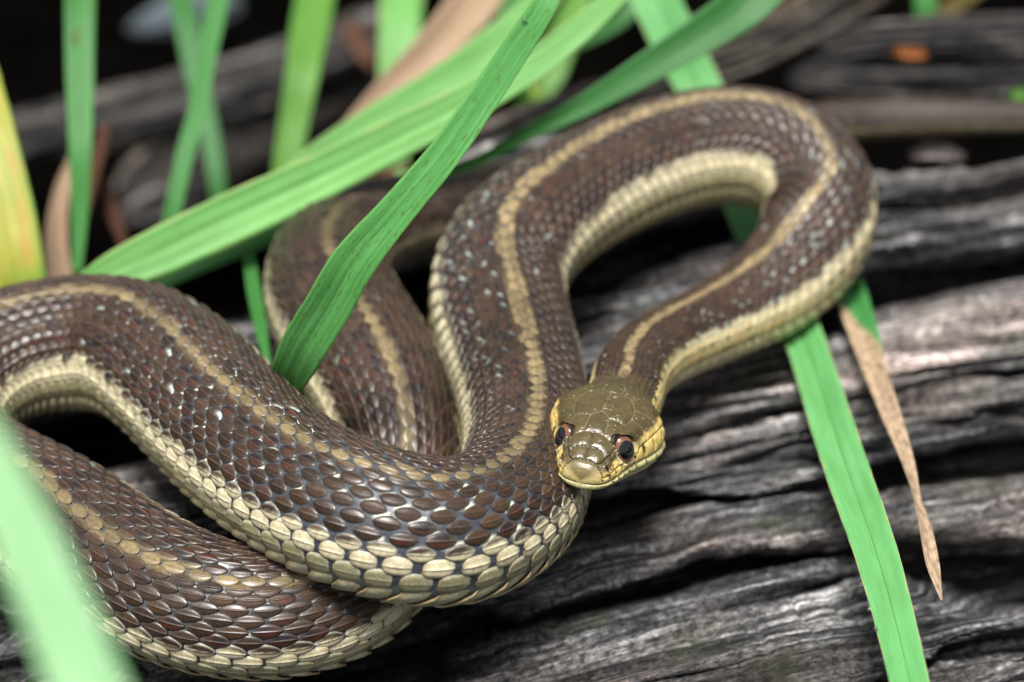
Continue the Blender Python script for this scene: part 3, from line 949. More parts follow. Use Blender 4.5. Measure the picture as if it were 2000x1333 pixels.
# ---- body skin (tail to nape) and head: one continuous mesh
NPH = 132
SKA = np.arange(0, LEN - 1.0, 0.42)
SKA = SKA[::-1]                                # tail end first, nape last
ph = np.linspace(0, 2 * math.pi, NPH, endpoint=False)
Ag, Pg = np.meshgrid(SKA, ph, indexing='ij')
cg = np.interp(Ag, A_, COLC)
deg = np.degrees((Pg + math.pi) % (2 * math.pi) - math.pi)
rowf = np.interp(deg, ROWPOS, ROWIDX)
wr = 0.16 * (vnoise(cg * 7, deg / 9, 3) - 0.5) + 0.20 * (fbm(cg * 1.6 + deg / 14, deg / 1.6, 4, 2) - 0.5)
BP, _ = surf(Ag, Pg, wr)
BC = np.broadcast_to(SKINC, BP.shape) * (0.45 + 1.5 * fbm(cg * 2.5 + deg / 20, deg / 2.2, 6, 3))[..., None]
str_ = np.interp(Ag, A_, WF)
for dr in (-1, 0, 1):                          # pale flecks beside the root of some scales
    rr_ = np.round(rowf) + dr
    off = np.where(np.mod(rr_, 2) == 1, 0.5, 0.0)
    ci = np.round(cg - off)
    h = hash2(ci, rr_ + 40, 88)
    du = (cg - off - ci); dv = (rowf - rr_)
    sg = np.sign(rr_ + .01)
    cx = -0.34 + 0.12 * (hash2(ci, rr_ + 40, 89) - .5)
    cyv = sg * 0.50
    dd = np.hypot((du - cx) / 0.21, (dv - cyv) / 0.32) + 0.35 * (vnoise(cg * 9, deg / 2.0, 10) - 0.5)
    f = sstep(1.12, 0.8, dd / (0.55 + 0.75 * hash2(ci, rr_ + 40, 90))) * (h > 0.58) * (np.abs(rr_) >= 1) * (np.abs(rr_) <= 7)
    BC = BC * (1 - f[..., None]) + FLECK * f[..., None]
pale = sstep(ROW_END - 8, ROW_END + 2, np.abs(deg))
BC = BC * (1 - 0.5 * pale[..., None]) + np.array([0.2, 0.24, 0.2]) * 0.5 * pale[..., None]
rowpale = sstep(62, 72, np.abs(deg)) * sstep(120, 40, Ag)
BC = BC * (1 - 0.6 * rowpale[..., None]) + np.array([0.45, 0.34, 0.13]) * 0.6 * rowpale[..., None]

MUL = 5
NH = NPH * MUL
tau = np.linspace(1, 0, 250)[1:]
sh = HL * tau ** 1.35
phh = np.linspace(0, 2 * math.pi, NH, endpoint=False)
Sg, Hg = np.meshgrid(sh, phh, indexing='ij')
HP = head_pt(Sg, Hg)
pd = np.degrees((Hg + math.pi) % (2 * math.pi) - math.pi)
ap = np.abs(pd)


def top_phi(s, x):
    w = np.interp(s, *HW)
    return math.degrees(math.asin(min(1, (abs(x) / w)) ** (2.75 / 2)))


EXPR = []
def line(pts, kind, mirror=True):
    for sg in ((1, -1) if mirror else (1,)):
        EXPR.append(([(s, sg * p) for s, p in pts], kind))
t_ = lambda *pts: [(s, top_phi(s, x)) for s, x in pts]
# 'f' front shields (fine brown groove), 'b' rear shields (pale seams), 'l' lip sutures (dark), 'm' mouth
line(t_((1.75, 0), (1.8, 0.9), (1.55, 1.9), (1.25, 2.5)) + [(1.2, 72), (1.25, 90)], 'f')
line(t_((1.75, 0), (4.3, 0)), 'f', False)
line(t_((4.3, 0), (4.25, 1.2), (3.8, 2.5), (3.3, 3.0)), 'f')
line(t_((3.3, 3.0), (2.4, 2.75), (1.55, 1.9)), 'f')
line(t_((4.3, 0), (7.3, 0)), 'f', False)
line(t_((7.3, 0), (7.1, 1.5), (6.7, 2.4), (6.2, 3.6)), 'b')
line(t_((3.3, 3.0), (4.6, 3.6), (6.2, 3.8)), 'f')
line(t_((7.1, 1.5), (9.0, 1.75), (11.0, 1.55), (12.4, 0)), 'b')
line(t_((11.0, 1.55), (11.1, 3.0), (10.9, 4.2)), 'b')
line(t_((12.4, 0), (15.5, 0.12), (18.6, 0)), 'b', False)
line(t_((10.9, 4.2), (13.0, 4.9), (15.5, 4.9), (17.8, 3.7), (19.2, 1.6), (18.6, 0)), 'b')
line(t_((13.0, 4.9), (13.2, 6.4)) + [(13.2, 74)], 'b')
line(t_((15.5, 4.9), (16.2, 7.0)) + [(16.4, 74)], 'b')
line(t_((17.8, 3.7), (19.3, 4.6), (20.5, 6.0)), 'b')
line(t_((19.2, 1.6), (21.0, 1.9), (23, 1.0)), 'b')
line([(2.6, 45), (2.9, 60), (2.8, 76)], 'f')
line([(4.0, 47), (4.2, 60), (4.0, 77)], 'f')
line([(5.6, 50), (5.6, 62), (5.5, 78)], 'f')
line([(1.22, 78), (3, 77), (5.5, 78), (6.6, 81)], 'f')
line([(10.0, 80), (11.3, 76), (14, 72), (17, 71), (20, 74)], 'l')
line([(1.25, 90), (2, 90.5)], 'f')
for s0 in (2.7, 4.3, 6.0, 7.7, 9.6, 12.0, 14.6, 17.4):
    line([(s0 - 0.15, 79 if s0 < 11 else 74), (s0 + 0.15, 90)], 'l')
    line([(s0 + 0.5, 91), (s0 + 0.9, 112)], 'f')
line([(0.02, 90), (0.5, 90.5), (1.2, 91), (3, 90.5), (6, 90), (10, 90.5), (14, 91), (18, 90), (20, 86)], 'm')

dens, kinds = [], []
for pts, kd in EXPR:
    ps = np.array(pts, float)
    for p0, p1 in zip(ps[:-1], ps[1:]):
        n = 24
        tt = np.linspace(0, 1, n)[:, None]
        sp = p0 * (1 - tt) + p1 * tt
        sp = sp + 0.05 * np.sin(tt * 9 + p0[0] * 5)
        dens.append(head_pt(sp[:, 0], np.radians(sp[:, 1]))); kinds += [kd] * n
dens = np.concatenate(dens)
tree = kdtree.KDTree(len(dens))
for idx, pnt in enumerate(dens):
    tree.insert(Vector(pnt), idx)
tree.balance()
flat = HP.reshape(-1, 3)
dist = np.empty(len(flat)); kd_i = np.empty(len(flat), int)
for idx in range(len(flat)):
    _, j, dd = tree.find(flat[idx])
    dist[idx] = dd; kd_i[idx] = j
kinds = np.array(kinds)[kd_i].reshape(Sg.shape); dist = dist.reshape(Sg.shape)

# normals of the head surface by differences
e1 = head_pt(np.clip(Sg + 0.02, 0, HL + 1), Hg) - head_pt(np.maximum(Sg - 0.02, 0), Hg)
e2 = head_pt(Sg, Hg + 0.004) - head_pt(Sg, Hg - 0.004)
HN = norm(np.cross(e2, e1))
outw = HP - np.stack([Sg + 3.0 * (Sg < 3), 0 * Sg, 0 * Sg], -1)
sgn = np.sign(np.einsum('...i,...i', HN, outw)); HN = HN * np.where(sgn == 0, 1, sgn)[..., None]
EYE = [np.array([8.1, sg * 4.55, 3.15]) for sg in (1, -1)]
ER = 2.42
disp = np.zeros_like(Sg)
gw = np.where(kinds == 'm', 0.14, np.where(kinds == 'b', 0.085, 0.115))
gd = np.select([kinds == 'm', kinds == 'l', kinds == 'b'], [0.28, 0.20, 0.12], 0.22)
disp -= gd * np.exp(-(dist / gw) ** 2)
disp += 0.16 * (1 - np.exp(-(dist / 0.55) ** 2))                       # shields swell between their seams
disp += 0.55 * np.exp(-((Sg - 8.4) / 2.6) ** 2) * np.exp(-((ap - 46) / 9) ** 2)   # brow shield over the eye
disp += 0.25 * np.exp(-((Sg - 2.6) / 1.0) ** 2) * np.exp(-((ap - 62) / 14) ** 2)
disp -= 0.35 * np.exp(-((Sg - 4.9) / 1.5) ** 2) * np.exp(-((ap - 64) / 11) ** 2)
disp += 0.22 * (ap > 90) * np.exp(-((ap - 97) / 6) ** 2) * sstep(0.5, 2, Sg) - 0.12 * np.exp(-((ap - 108) / 5) ** 2) * sstep(1, 3, Sg)
disp += 0.035 * (vnoise(Sg * 2.2, pd / 9, 8) - 0.5) * sstep(0.4, 3, Sg) + 0.025 * (vnoise(Sg * 9, pd / 2.2, 9) - 0.5) * sstep(1, 4, Sg)
NOST = [head_pt(2.35, math.radians(sg * 60)) for sg in (1, -1)]
nd = np.minimum(*[np.sqrt(((HP[..., 0] - n0[0]) / 0.42) ** 2 + ((HP[..., 1] - n0[1]) / 0.5) ** 2 + ((HP[..., 2] - n0[2]) / 0.50) ** 2) for n0 in NOST])
disp -= 0.75 * sstep(1.15, 0.55, nd)
disp += 0.12 * np.exp(-((nd - 1.5) / 0.35) ** 2)
ed = np.minimum(*[np.linalg.norm(HP - e0, axis=-1) for e0 in EYE])
disp *= sstep(0.0, 3.0, HL - Sg)
HP = HP + HN * disp[..., None]
# the socket: pull skin inside the eyeball's outline, with a thin raised rim
for e0 in EYE:
    v = HP - e0; dl = np.sqrt((v[..., 0] / 1.0) ** 2 + (v[..., 2] / 1.0) ** 2)
    side_ok = np.sign(HP[..., 1]) == np.sign(e0[1])
    pull = sstep(2.28, 2.02, dl) * side_ok
    HP[..., 1] -= pull * np.sign(e0[1]) * 1.5
    rimf = np.exp(-((dl - 2.42) / 0.22) ** 2) * side_ok
    HP[..., 1] += rimf * 0.20 * np.sign(e0[1])

# head colours
OLV = np.array([0.070, 0.052, 0.018]); LAB = np.array([0.68, 0.49, 0.16]); JAW = np.array([0.46, 0.42, 0.19])
mot = fbm(Sg / 1.2, pd / 10, 14, 3)[..., None]
HC = OLV * (0.75 + 0.5 * mot)
HC = HC * (1 + 0.25 * sstep(7, 2, Sg))[..., None]
lab_top = np.interp(Sg, [0, 1.5, 3, 5, 6.5, 8, 10, 12, 15, 18, 21, 27], [58, 62, 64, 62, 66, 68, 70, 66, 62, 61, 66, 72])
lf = sstep(-7, 4, ap - lab_top + 8 * (mot[..., 0] - 0.5))[..., None]
HC = HC * (1 - lf) + LAB * (0.85 + 0.3 * mot) * lf
snf = (sstep(1.9, 0.6, Sg) * sstep(20, 62, ap))[..., None] * 0
HC = HC * (1 - snf) + np.array([0.40, 0.33, 0.14]) * snf
fr0 = (sstep(1.9, 0.9, Sg))[..., None] * 0.9
fk = sstep(25, 75, ap)[..., None]
HC = HC * (1 - fr0) + (np.array([0.17, 0.135, 0.06]) * (1 - fk) + np.array([0.52, 0.42, 0.18]) * fk) * fr0
jf = sstep(89, 91, ap)[..., None]
HC = HC * (1 - jf) + JAW * (0.9 + 0.2 * mot) * jf
# dark smudges: before and behind the eye
sm = np.exp(-((Sg - 3.9) / 0.7) ** 2 - ((ap - 66) / 10) ** 2) * 0.45
HC = HC * (1 - sm[..., None]) + np.array([0.10, 0.06, 0.02]) * sm[..., None]
seam = np.exp(-(dist / np.where(kinds == 'b', 0.075, 0.12)) ** 2)
cb = np.select([(kinds == 'b')[..., None], (kinds == 'l')[..., None], (kinds == 'm')[..., None]],
               [np.array([0.24, 0.21, 0.14]), np.array([0.018, 0.012, 0.006]), np.array([0.05, 0.03, 0.012])], np.array([0.022, 0.015, 0.008]))
sa = np.select([kinds == 'b', kinds == 'l', kinds == 'm'], [0.6 * sstep(3.9, 8, Sg), 0.9, 0.9], 0.9)
HC = HC * (1 - (seam * sa)[..., None]) + cb * (seam * sa)[..., None]
# bold black bars on two rear lip sutures
for s0, a0_ in ((9.7, 0.9), (12.1, 0.95)):
    bb_ = np.exp(-((Sg - s0 - (ap - 80) * 0.01) / 0.24) ** 2) * sstep(88, 84, ap) * sstep(70, 75, ap) * a0_
    HC = HC * (1 - bb_[..., None]) + BLACK * bb_[..., None]
ee = sstep(2.95, 2.45, ed)[..., None] * 0.65 * (HP[..., 2:3] < 3.6)
HC = HC * (1 - ee) + np.array([0.55, 0.50, 0.34]) * ee
HC = np.where((nd < 0.95)[..., None], np.array([0.035, 0.014, 0.008]), HC)
HC = np.where(((nd >= 0.95) & (nd < 1.25))[..., None], np.array([0.16, 0.08, 0.03]), HC)
spk = (hash2(np.floor(Sg * 9), np.floor(pd / 2.0), 44) > 0.994)[..., None] * (ap < 60)[..., None]
HC = np.where(spk, np.array([0.4, 0.38, 0.3]), HC)
Hworld = head_world(HP)

nb = BP.shape[0] * NPH
verts = np.concatenate([BP.reshape(-1, 3), Hworld.reshape(-1, 3), [head_world(np.array([-0.03, 0, 0.45]))]])
cols = np.concatenate([BC.reshape(-1, 3), HC.reshape(-1, 3), [HC[-1].mean(0)]])
qb = grid_quads(BP.shape[0], NPH, True)
qh = grid_quads(len(sh), NH, True, nb)
tris = []
lastb = (BP.shape[0] - 1) * NPH
for j in range(NPH):
    bj, bj2 = lastb + j, lastb + (j + 1) % NPH
    hs = [nb + (j * MUL + m) % NH for m in range(MUL + 1)]
    for m in range(MUL):
        tris.append((bj if m < 3 else bj2, hs[m], hs[m + 1]) if False else ((bj, hs[m + 1], hs[m]) if m < 2 else (bj2, hs[m + 1], hs[m])))
    tris.append((bj, bj2, hs[2]))
lasth = nb + (len(sh) - 1) * NH; tipi = len(verts) - 1
for j in range(NH):
    tris.append((lasth + j, lasth + (j + 1) % NH, tipi))
bo = mesh_obj('body', verts, np.concatenate([qb, qh]), M_SKIN, snake, cols, tris=tris)
M_HEAD = mat_skin(0.12)
M_HEAD.name = 'head_shields'
hp_ = M_HEAD.node_tree.nodes['Principled BSDF']
hp_.inputs['Roughness'].default_value = 0.34
hp_.inputs['Coat Weight'].default_value = 0.28
hp_.inputs['Coat Roughness'].default_value = 0.28
bo.data.materials.append(M_HEAD)
mi = np.zeros(len(bo.data.polygons), np.int32)
lv = np.empty(len(bo.data.loops), np.int32); bo.data.loops.foreach_get('vertex_index', lv)
ls = np.empty(len(mi), np.int32); bo.data.polygons.foreach_get('loop_start', ls)
mi[lv[ls] >= nb] = 1
bo.data.polygons.foreach_set('material_index', mi)


def ellipsoid(c, ax, r, nu=40, nv=48):
    th = np.linspace(0, math.pi, nu)[:, None]; ph = np.linspace(0, 2 * math.pi, nv, endpoint=False)[None]
    l = np.stack([np.cos(th) * r[0] + 0 * ph, np.sin(th) * np.cos(ph) * r[1], np.sin(th) * np.sin(ph) * r[2]], -1)
    return c + l @ np.array(ax), l, grid_quads(nu, nv, True)


m, nt, p = new_mat('glossy_eye')
a = N(nt, 'ShaderNodeAttribute', attribute_name='Col'); nt.links.new(a.outputs[0], p.inputs['Base Color'])
p.inputs['Roughness'].default_value = 0.22; p.inputs['Coat Weight'].default_value = 1.0; p.inputs['Coat Roughness'].default_value = 0.02
p.inputs['Coat IOR'].default_value = 1.5
M_EYE = m
for e0 in EYE:
    sg = np.sign(e0[1])
    axl = norm([-0.60, sg * 0.74, 0.32])           # looks sideways and a little forward
    upl = norm(np.array([0.05, 0, 1.0]) - axl * axl[2]); sl = np.cross(upl, axl)
    ctr = e0 - axl * 0.30 + np.array([-0.15, sg * 0.05, 0.0])
    V, l, Q = ellipsoid(ctr, [axl, sl, upl], (1.45, 2.08, 2.32), 90, 96)
    rr_ = np.hypot(l[..., 1], l[..., 2] * 0.93); fwd = l[..., 0] > 0
    V = V - axl * (1.6 * sstep(1.90, 2.3, rr_) * fwd)[..., None]
    ang = np.arctan2(l[..., 2], l[..., 1])
    iris = np.array([0.15, 0.047, 0.017]) * (0.6 + 0.7 * vnoise(ang * 6 + 20, rr_ * 3, 3))[..., None]
    c = np.where((rr_ < 1.42)[..., None] & fwd[..., None], np.array([0.003, 0.003, 0.005]), iris)
    ring = np.exp(-((rr_ - 1.48) / 0.06) ** 2) * fwd
    c = c * (1 - 0.6 * ring[..., None]) + np.array([0.26, 0.12, 0.04]) * 0.6 * ring[..., None]
    c = np.where(((rr_ > 1.88) | ~fwd)[..., None], np.array([0.018, 0.009, 0.006]), c)
    mesh_obj('eye', head_world(V).reshape(-1, 3), Q[:, ::-1] if sg > 0 else Q, M_EYE, snake, c.reshape(-1, 3))


# ------------------------------------------------------------------ grass blades, dry leaves, droplets
def blade(name, nodes, mat, label, cat='grass blade', fold=0.10, group=None, depth_mode=False, wob=0.02, seed=1, nu=170, nv=15, thick=0.22, flip=1, kink=()):
    """nodes: (px, py, width px, z mm [or camera distance], tilt about its length in degrees)."""
    pos = np.array([(PD if depth_mode else P)(n[0], n[1], n[3]) for n in nodes])
    dpt = proj(pos)[:, 2]
    cc_, tp_ = catmull(pos, 0.4)
    ar = np.concatenate([[0], np.cumsum(np.linalg.norm(np.diff(cc_, axis=0), axis=1))])
    s = np.linspace(0, ar[-1], nu)
    C = np.stack([np.interp(s, ar, cc_[:, k]) for k in range(3)], -1)
    tpp = np.interp(s, ar, tp_)
    wv = np.array([n[2] for n in nodes]) * dpt / FPX
    tl = np.array([n[4] if len(n) > 4 else 0.0 for n in nodes])
    idx = np.arange(len(nodes))
    W = smooth1(np.interp(tpp, idx, wv), 4) ; TL = np.radians(smooth1(np.interp(tpp, idx, tl), 5))
    W = W * (1 + wob * (vnoise(s / 14, s * 0, seed) - 0.5) * 2)
    T = norm(np.gradient(C, axis=0))
    n0 = norm(CAM - C); n0 = norm(n0 - T * np.sum(n0 * T, -1, keepdims=True))
    L0 = np.cross(n0, T)
    # tilt
    c_, s_ = np.cos(TL)[:, None], np.sin(TL)[:, None]
    Nn = n0 * c_ + L0 * s_; Lt = L0 * c_ - n0 * s_
    W = W / np.maximum(np.cos(TL), 0.35)
    v = np.linspace(-1, 1, nv)
    off = fold * (np.abs(v) ** 1.2 - 0.45) * 1.0 + 0.012 * np.sin(v * 11 + seed)
    edge = 0.012 * (vnoise(np.repeat(s[:, None], 2, 1) / 2.3, np.array([[0.0, 50.0]]), seed + 5) - 0.5)
    vv = np.repeat(v[None], nu, 0)
    vv = vv * (1 + np.where(v[None] < 0, edge[:, :1], edge[:, 1:]) * 2 * np.abs(v)[None] ** 6)
    ruf = 0.035 * (vnoise(s[:, None] / 16, vv * 1.3 + 9, seed + 2) - 0.5)
    top = C[:, None] + Lt[:, None] * (vv * W[:, None] / 2)[..., None] + Nn[:, None] * ((off[None] + ruf) * W[:, None])[..., None]
    th = thick * (1 - 0.75 * np.abs(v) ** 4)[None, :, None] * (0.6 + 0.5 * np.exp(-(v / 0.12) ** 2))[None, :, None]
    bot = top - Nn[:, None] * th
    ring = np.concatenate([top, bot[:, ::-1]], 1)
    uvx = np.concatenate([(v + 1) / 2, (v[::-1] + 1) / 2])
    if flip < 0: uvx = 1 - uvx
    uv = np.stack([np.repeat(uvx[None], nu, 0), np.repeat(s[:, None], 2 * nv, 1)], -1).reshape(-1, 2)
    o = mesh_obj(name, ring.reshape(-1, 3), grid_quads(nu, 2 * nv, True), mat, uv=uv)
    return tag(o, label, cat, group), (C, W, Nn, Lt, s)


G_MAIN = mat_leaf('leaf_bright_green', (0.15, 0.45, 0.125), (0.075, 0.31, 0.065), spot=(0.10, 0.09, 0.012), spotty=0.9, edge=(0.20, 0.36, 0.08))
G_PALE = mat_leaf('leaf_pale_green', (0.20, 0.47, 0.125), (0.15, 0.40, 0.095), edge=(0.42, 0.42, 0.14))
G_MID = mat_leaf('leaf_mid_green', (0.075, 0.27, 0.06), (0.045, 0.20, 0.04), edge=None)
G_DEEP = mat_leaf('leaf_deep_green', (0.05, 0.21, 0.045), (0.03, 0.145, 0.028))
G_YG = mat_leaf('leaf_yellow_green', (0.13, 0.32, 0.045), (0.10, 0.26, 0.03), edge=(0.05, 0.25, 0.05))
G_YEL = mat_leaf('leaf_yellow', (0.50, 0.42, 0.06), (0.22, 0.34, 0.04), spot=(0.4, 0.25, 0.04), spotty=0.3, edge=(0.10, 0.34, 0.05), mottle=((0.14, 0.34, 0.04), (0.50, 0.27, 0.05)))
G_RIGHT = mat_leaf('leaf_ribbed_green', (0.155, 0.44, 0.145), (0.11, 0.37, 0.10), edge=(0.5, 0.55, 0.25), rough=0.55, midrib=True, streak=0.22)
G_FRONT = mat_leaf('leaf_silvery_green', (0.40, 0.66, 0.37), (0.34, 0.60, 0.31), edge=(0.05, 0.26, 0.06))
G_HALF = mat_leaf('leaf_half_dead', (0.085, 0.34, 0.10), (0.06, 0.26, 0.06), dead_from=(13, -22.0), dead=(0.68, 0.50, 0.34))
G_DEAD = mat_leaf('leaf_dry_brown', (0.40, 0.285, 0.185), (0.30, 0.175, 0.10), rough=0.7, transl=0.2)
G_RUST = mat_leaf('leaf_rust_brown', (0.12, 0.045, 0.02), (0.07, 0.025, 0.012), rough=0.7, transl=0.2)
G_OCHRE = mat_leaf('leaf_ochre', (0.16, 0.12, 0.03), (0.11, 0.08, 0.02), rough=0.7)

mainb, mb = blade('grass_leaf', [(1110, -90, 38, 98), (1084, -40, 44, 95), (1060, 15, 51, 92), (1002, 105, 58, 86), (940, 198, 62, 80), (862, 308, 66, 73), (768, 420, 71, 65), (692, 512, 88, 57, -8), (641, 600, 92, 48, -12), (592, 680, 92, 38, -14), (566, 732, 78, 30, -10), (552, 770, 50, 22)],
      G_MAIN, 'sharp bright green grass blade crossing in front of the snake with a tiny water drop', fold=0.05, seed=3)
blade('grass_leaf', [(1300, -110, 30, 46), (1215, -20, 40, 44), (1120, 68, 54, 40), (1020, 140, 66, 36), (900, 208, 74, 32), (750, 284, 82, 27), (600, 358, 92, 22), (450, 427, 98, 18), (310, 492, 94, 15), (215, 535, 76, 13), (150, 566, 42, 11)],
      G_PALE, 'widest pale green blade bending down to the left above the front coil', fold=0.05, seed=5)
blade('grass_leaf', [(1110, -70, 40, 24), (1050, 10, 60, 22), (960, 92, 70, 18), (860, 165, 72, 15), (760, 222, 66, 12), (650, 286, 56, 9), (560, 342, 34, 7)],
      G_PALE, 'blurred light green blade just behind the widest pale blade', fold=0.05, seed=7)
blade('grass_leaf', [(1540, -85, 100, 44), (1462, 2, 92, 40), (1380, 60, 80, 36), (1262, 134, 62, 31), (1142, 205, 44, 26), (1025, 264, 27, 22, 25), (940, 310, 20, 19, 40), (860, 342, 18, 17, 30), (780, 368, 22, 15), (700, 395, 34, 13), (600, 428, 42, 11), (500, 468, 44, 9), (400, 508, 46, 7), (300, 552, 44, 5)],
      G_DEEP, 'long dark green blade sweeping from the top down behind the snake loop', fold=0.12, seed=9)
upl_, ub = blade('grass_leaf', [(157, -60, 62, 30), (156, 30, 60, 24), (156, 150, 54, 17), (157, 290, 45, 10), (156, 410, 34, 2), (150, 530, 20, -6)],
      G_MID, 'upright green blade near the left edge with a brown spot high up', fold=0.10, seed=11)
blade('grass_leaf', [(340, -60, 40, -10), (362, 40, 46, -14), (384, 150, 42, -20), (408, 250, 38, -26), (424, 350, 34, -32), (434, 430, 30, -38), (442, 500, 24, -44)],
      G_DEEP, 'dim green blade leaning right, the rear one of the two crossing thin blades', seed=13)
blade('grass_leaf', [(436, -60, 40, 16), (420, 30, 42, 12), (402, 120, 36, 8), (386, 215, 36, 4), (362, 300, 36, 0), (340, 400, 32, -6), (322, 480, 26, -12)],
      G_MID, 'brighter green blade bowed to the left, the front one of the two crossing thin blades', fold=0.12, seed=15)
blade('grass_leaf', [(626, -60, 74, -6), (606, 50, 74, -10), (590, 150, 64, -14), (574, 240, 58, -20), (560, 330, 54, -26), (550, 410, 46, -32)],
      G_YG, 'upright yellow-green blade right of the two crossing thin blades', fold=0.12, seed=17)
blade('grass_leaf', [(788, -60, 86, -20), (782, 40, 82, -24), (776, 140, 74, -30), (772, 250, 60, -38), (770, 350, 40, -45)],
      G_PALE, 'blurred pale upright blade left of the brown dry leaf at the top', fold=0.1, seed=19)
blade('dry_leaf', [(985, -90, 100, 8), (915, 15, 96, 4), (840, 98, 72, 0), (752, 182, 54, -5), (672, 262, 32, -10), (620, 318, 14, -14)],
      G_DEAD, 'tan dry leaf at the top centre, left of the crossing bright blade', 'dry leaf', fold=0.2, seed=21)
blade('grass_leaf', [(-105, -20, 90, 30), (-62, 120, 100, 24), (-22, 270, 106, 18), (12, 420, 112, 10), (32, 550, 116, 2), (42, 640, 90, -6)],
      G_YEL, 'yellowing blade with green margins at the left edge above the snake', fold=0.06, seed=23)
blade('grass_leaf', [(1010, -70, 120, -8), (965, 30, 124, -12), (915, 120, 100, -16), (850, 200, 70, -20), (800, 260, 40, -24)],
      G_DEEP, 'broad deep green blade behind the crossing bright blade, right of the dry leaf', seed=25)
blade('grass_leaf', [(1140, -20, 44, -20), (1105, 60, 58, -24), (1070, 140, 70, -28), (1036, 196, 50, -32), (1010, 235, 20, -36)],
      G_YG, 'short blurred green blade in the gap just right of the crossing bright blade', seed=27)
blade('grass_leaf', [(1260, -40, 30, 0), (1220, 30, 32, -4), (1150, 72, 30, -8), (1080, 98, 26, -12), (1030, 130, 14, -16)],
      G_DEEP, 'narrow dark green blade arching in the black gap near the top centre', seed=28)
blade('flower_stalk', [(948, -50, 15, -2), (962, 20, 15, -4), (985, 76, 14, -6), (1012, 126, 13, -9), (1048, 184, 11, -12), (1075, 225, 6, -16)],
      G_YEL, 'thin pale yellow stem crossing behind the bright blade at the top', 'grass stem', fold=0.3, seed=29)
blade('grass_leaf', [(1240, -90, 92, 22), (1276, -10, 92, 18), (1318, 80, 92, 12), (1362, 165, 88, 6), (1402, 260, 84, 2), (1432, 350, 76, 1), (1460, 430, 66, 2), (1506, 530, 72, 4), (1562, 640, 76, 4.5), (1592, 725, 80, 8), (1622, 820, 84, 13), (1662, 940, 86, 17), (1703, 1055, 86, 20), (1742, 1190, 80, 22), (1778, 1340, 76, 24), (1798, 1440, 74, 25)],
      G_RIGHT, 'long ribbed green blade passing under the snake and out to the bottom right', fold=0.07, seed=31, nu=260)
blade('grass_leaf', [(1630, 500, 50, 2), (1660, 570, 62, 3), (1688, 655, 58, 6), (1716, 742, 44, 9), (1744, 820, 37, 12), (1773, 905, 24, 14, 25), (1790, 975, 13, 15.5, 62), (1806, 1030, 24, 17, 40), (1822, 1105, 28, 18, 15), (1839, 1172, 4, 19)],
      G_HALF, 'narrow half-withered blade with a twisted tan tip, right of the ribbed blade', fold=0.16, seed=33, nu=220)
blade('grass_leaf', [(-190, 640, 90, 262), (-110, 760, 108, 262), (-38, 880, 118, 262), (28, 1008, 126, 262), (88, 1140, 136, 262), (146, 1280, 146, 262), (200, 1430, 152, 262)],
      G_FRONT, 'very blurred pale green blade in the foreground at the lower left corner', fold=0.08, seed=35, depth_mode=True, thick=0.25)
blade('grass_leaf', [(478, 440, 14, 5), (486, 500, 23, 7), (498, 580, 28, 9), (511, 650, 24, 11), (524, 712, 10, 12), (530, 740, 4, 12)],
      G_MID, 'short narrow green blade between the front coil and the small rear coil', fold=0.2, seed=37)
blade('dry_leaf', [(672, 40, 10, -60), (690, 66, 30, -60), (708, 96, 34, -62), (728, 132, 12, -64)],
      G_RUST, 'dark blurred brown leaf in the black gap left of the pale upright blade', 'dry leaf', fold=0.2, seed=57)
blade('grass_leaf', [(1808, -60, 46, -6), (1808, 0, 44, -10), (1807, 44, 38, -14), (1804, 90, 16, -20)],
      G_MID, 'small green blade tip at the top right behind the grey branch', seed=39)
blade('dry_grass', [(1960, -70, 30, -20), (1905, -20, 34, -24), (1850, 20, 34, -28), (1800, 60, 20, -30)],
      G_OCHRE, 'blurred ochre stem at the top right beside the small green blade', 'dry stem', seed=41)
blade('dry_leaf', [(150, 290, 14, -10), (122, 370, 30, -12), (110, 460, 42, -12), (118, 560, 52, -12), (130, 640, 50, -12)],
      G_DEAD, 'dull pinkish dry leaf standing behind the left upright blade, beside the yellow one', 'dry leaf', fold=0.25, seed=43)
blade('dry_leaf', [(205, 245, 16, -12), (190, 300, 30, -14), (172, 370, 28, -16), (160, 440, 12, -18)],
      G_RUST, 'rust brown dry leaf directly right of the left upright blade', 'dry leaf', fold=0.25, seed=45)
blade('dry_leaf', [(208, 350, 10, -22), (216, 400, 22, -24), (230, 440, 26, -26), (246, 490, 12, -28)],
      G_RUST, 'small dark red dry leaf in the black gap above the widest pale blade', 'dry leaf', fold=0.25, seed=47)
blade('dry_leaf', [(795, 318, 8, 12), (740, 346, 18, 11), (670, 382, 24, 10), (600, 416, 20, 9), (530, 450, 8, 8)],
      G_RUST, 'thin brown dry leaf tucked between the widest pale blade and the long dark one', 'dry leaf', fold=0.2, seed=49)
M_SPOT = mat_plain('brown_leaf_spot', (0.10, 0.055, 0.015), 0.7, 0.2, 0.4, 900)
M_ORANGE = mat_plain('orange_leaf', (0.22, 0.07, 0.018), 0.7, 0.2, 0.5, 400)
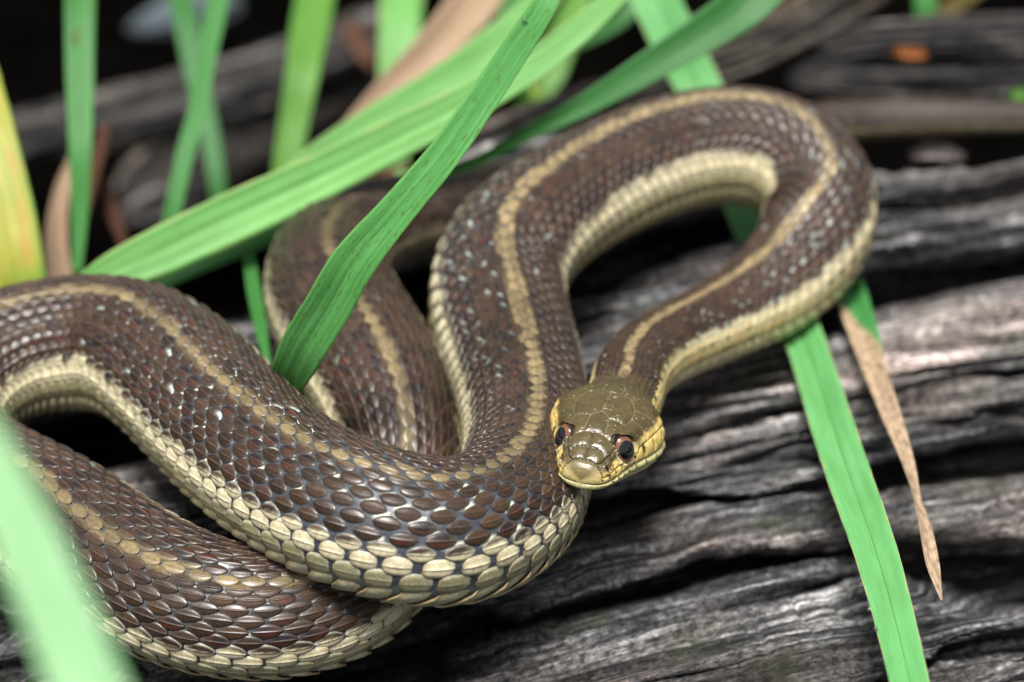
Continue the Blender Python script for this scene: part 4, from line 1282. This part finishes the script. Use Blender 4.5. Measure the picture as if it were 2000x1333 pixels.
blade('fallen_leaf', [(1742, 100, 6, -2), (1758, 101, 22, 0), (1780, 104, 26, 0), (1800, 107, 20, 0), (1812, 110, 5, -1)],
      M_ORANGE, 'small orange leaf scrap on the dark slab at the upper right', 'leaf', fold=0.15, seed=51, nu=30)
blade('fallen_leaf', [(1966, 190, 6, -4), (1980, 186, 22, -2), (1998, 184, 26, -2), (2020, 186, 12, -3)],
      G_YG, 'tiny yellow-green leaf at the right edge above the tail', 'leaf', fold=0.15, seed=53, nu=30)

m, nt, p = new_mat('water')
p.inputs['Roughness'].default_value = 0.0; p.inputs['Transmission Weight'].default_value = 1.0; p.inputs['IOR'].default_value = 1.33
M_WATER = m


def droplet(px, py, z, r, label):
    c = P(px, py, z)
    n = norm(CAM - c); s1 = norm(np.cross(n, [0, 0, 1])); s2 = np.cross(n, s1)
    V, l, Q = ellipsoid(c, [n, s1, s2], (r * 0.75, r, r * 1.08), 18, 24)
    o = mesh_obj('water_drop', V.reshape(-1, 3), Q, M_WATER)
    tag(o, label, 'water drop')


def on_blade(bm, px, py):
    C_, W_, N_, L_, s_ = bm
    pj_ = proj(C_); i_ = np.argmin(np.hypot(pj_[:, 0] - px, pj_[:, 1] - py))
    return C_[i_][2] + 0.35
droplet(1025, 42, on_blade(mb, 1025, 42) + 0.3, 0.55, 'round water drop near the top of the sharp bright blade')
droplet(1680, 1143, 21, 0.35, 'highest tiny water drop on the left edge of the ribbed blade')
droplet(1697, 1190, 22, 0.3, 'middle tiny water drop on the left edge of the ribbed blade')
droplet(1711, 1228, 22.5, 0.35, 'lowest tiny water drop on the left edge of the ribbed blade')

# the brown spot on the left upright blade
pj_ = proj(ub[0]); i_ = int(np.argmin(np.abs(pj_[:, 1] - 76)))
n_, t_ = ub[2][i_], norm(np.cross(ub[2][i_], ub[3][i_]))
for dx_, ds_, r_ in ((-0.16, 0.0, 0.62), (-0.10, 1.5, 0.34)):
    c_ = ub[0][i_] + ub[3][i_] * ub[1][i_] * dx_ + t_ * ds_
    V_, l_, Q_ = ellipsoid(c_, [n_, ub[3][i_], t_], (0.22, r_ * 0.7, r_ * 1.8), 12, 20)
    mesh_obj('brown_spot', V_.reshape(-1, 3), Q_, M_SPOT, upl_)
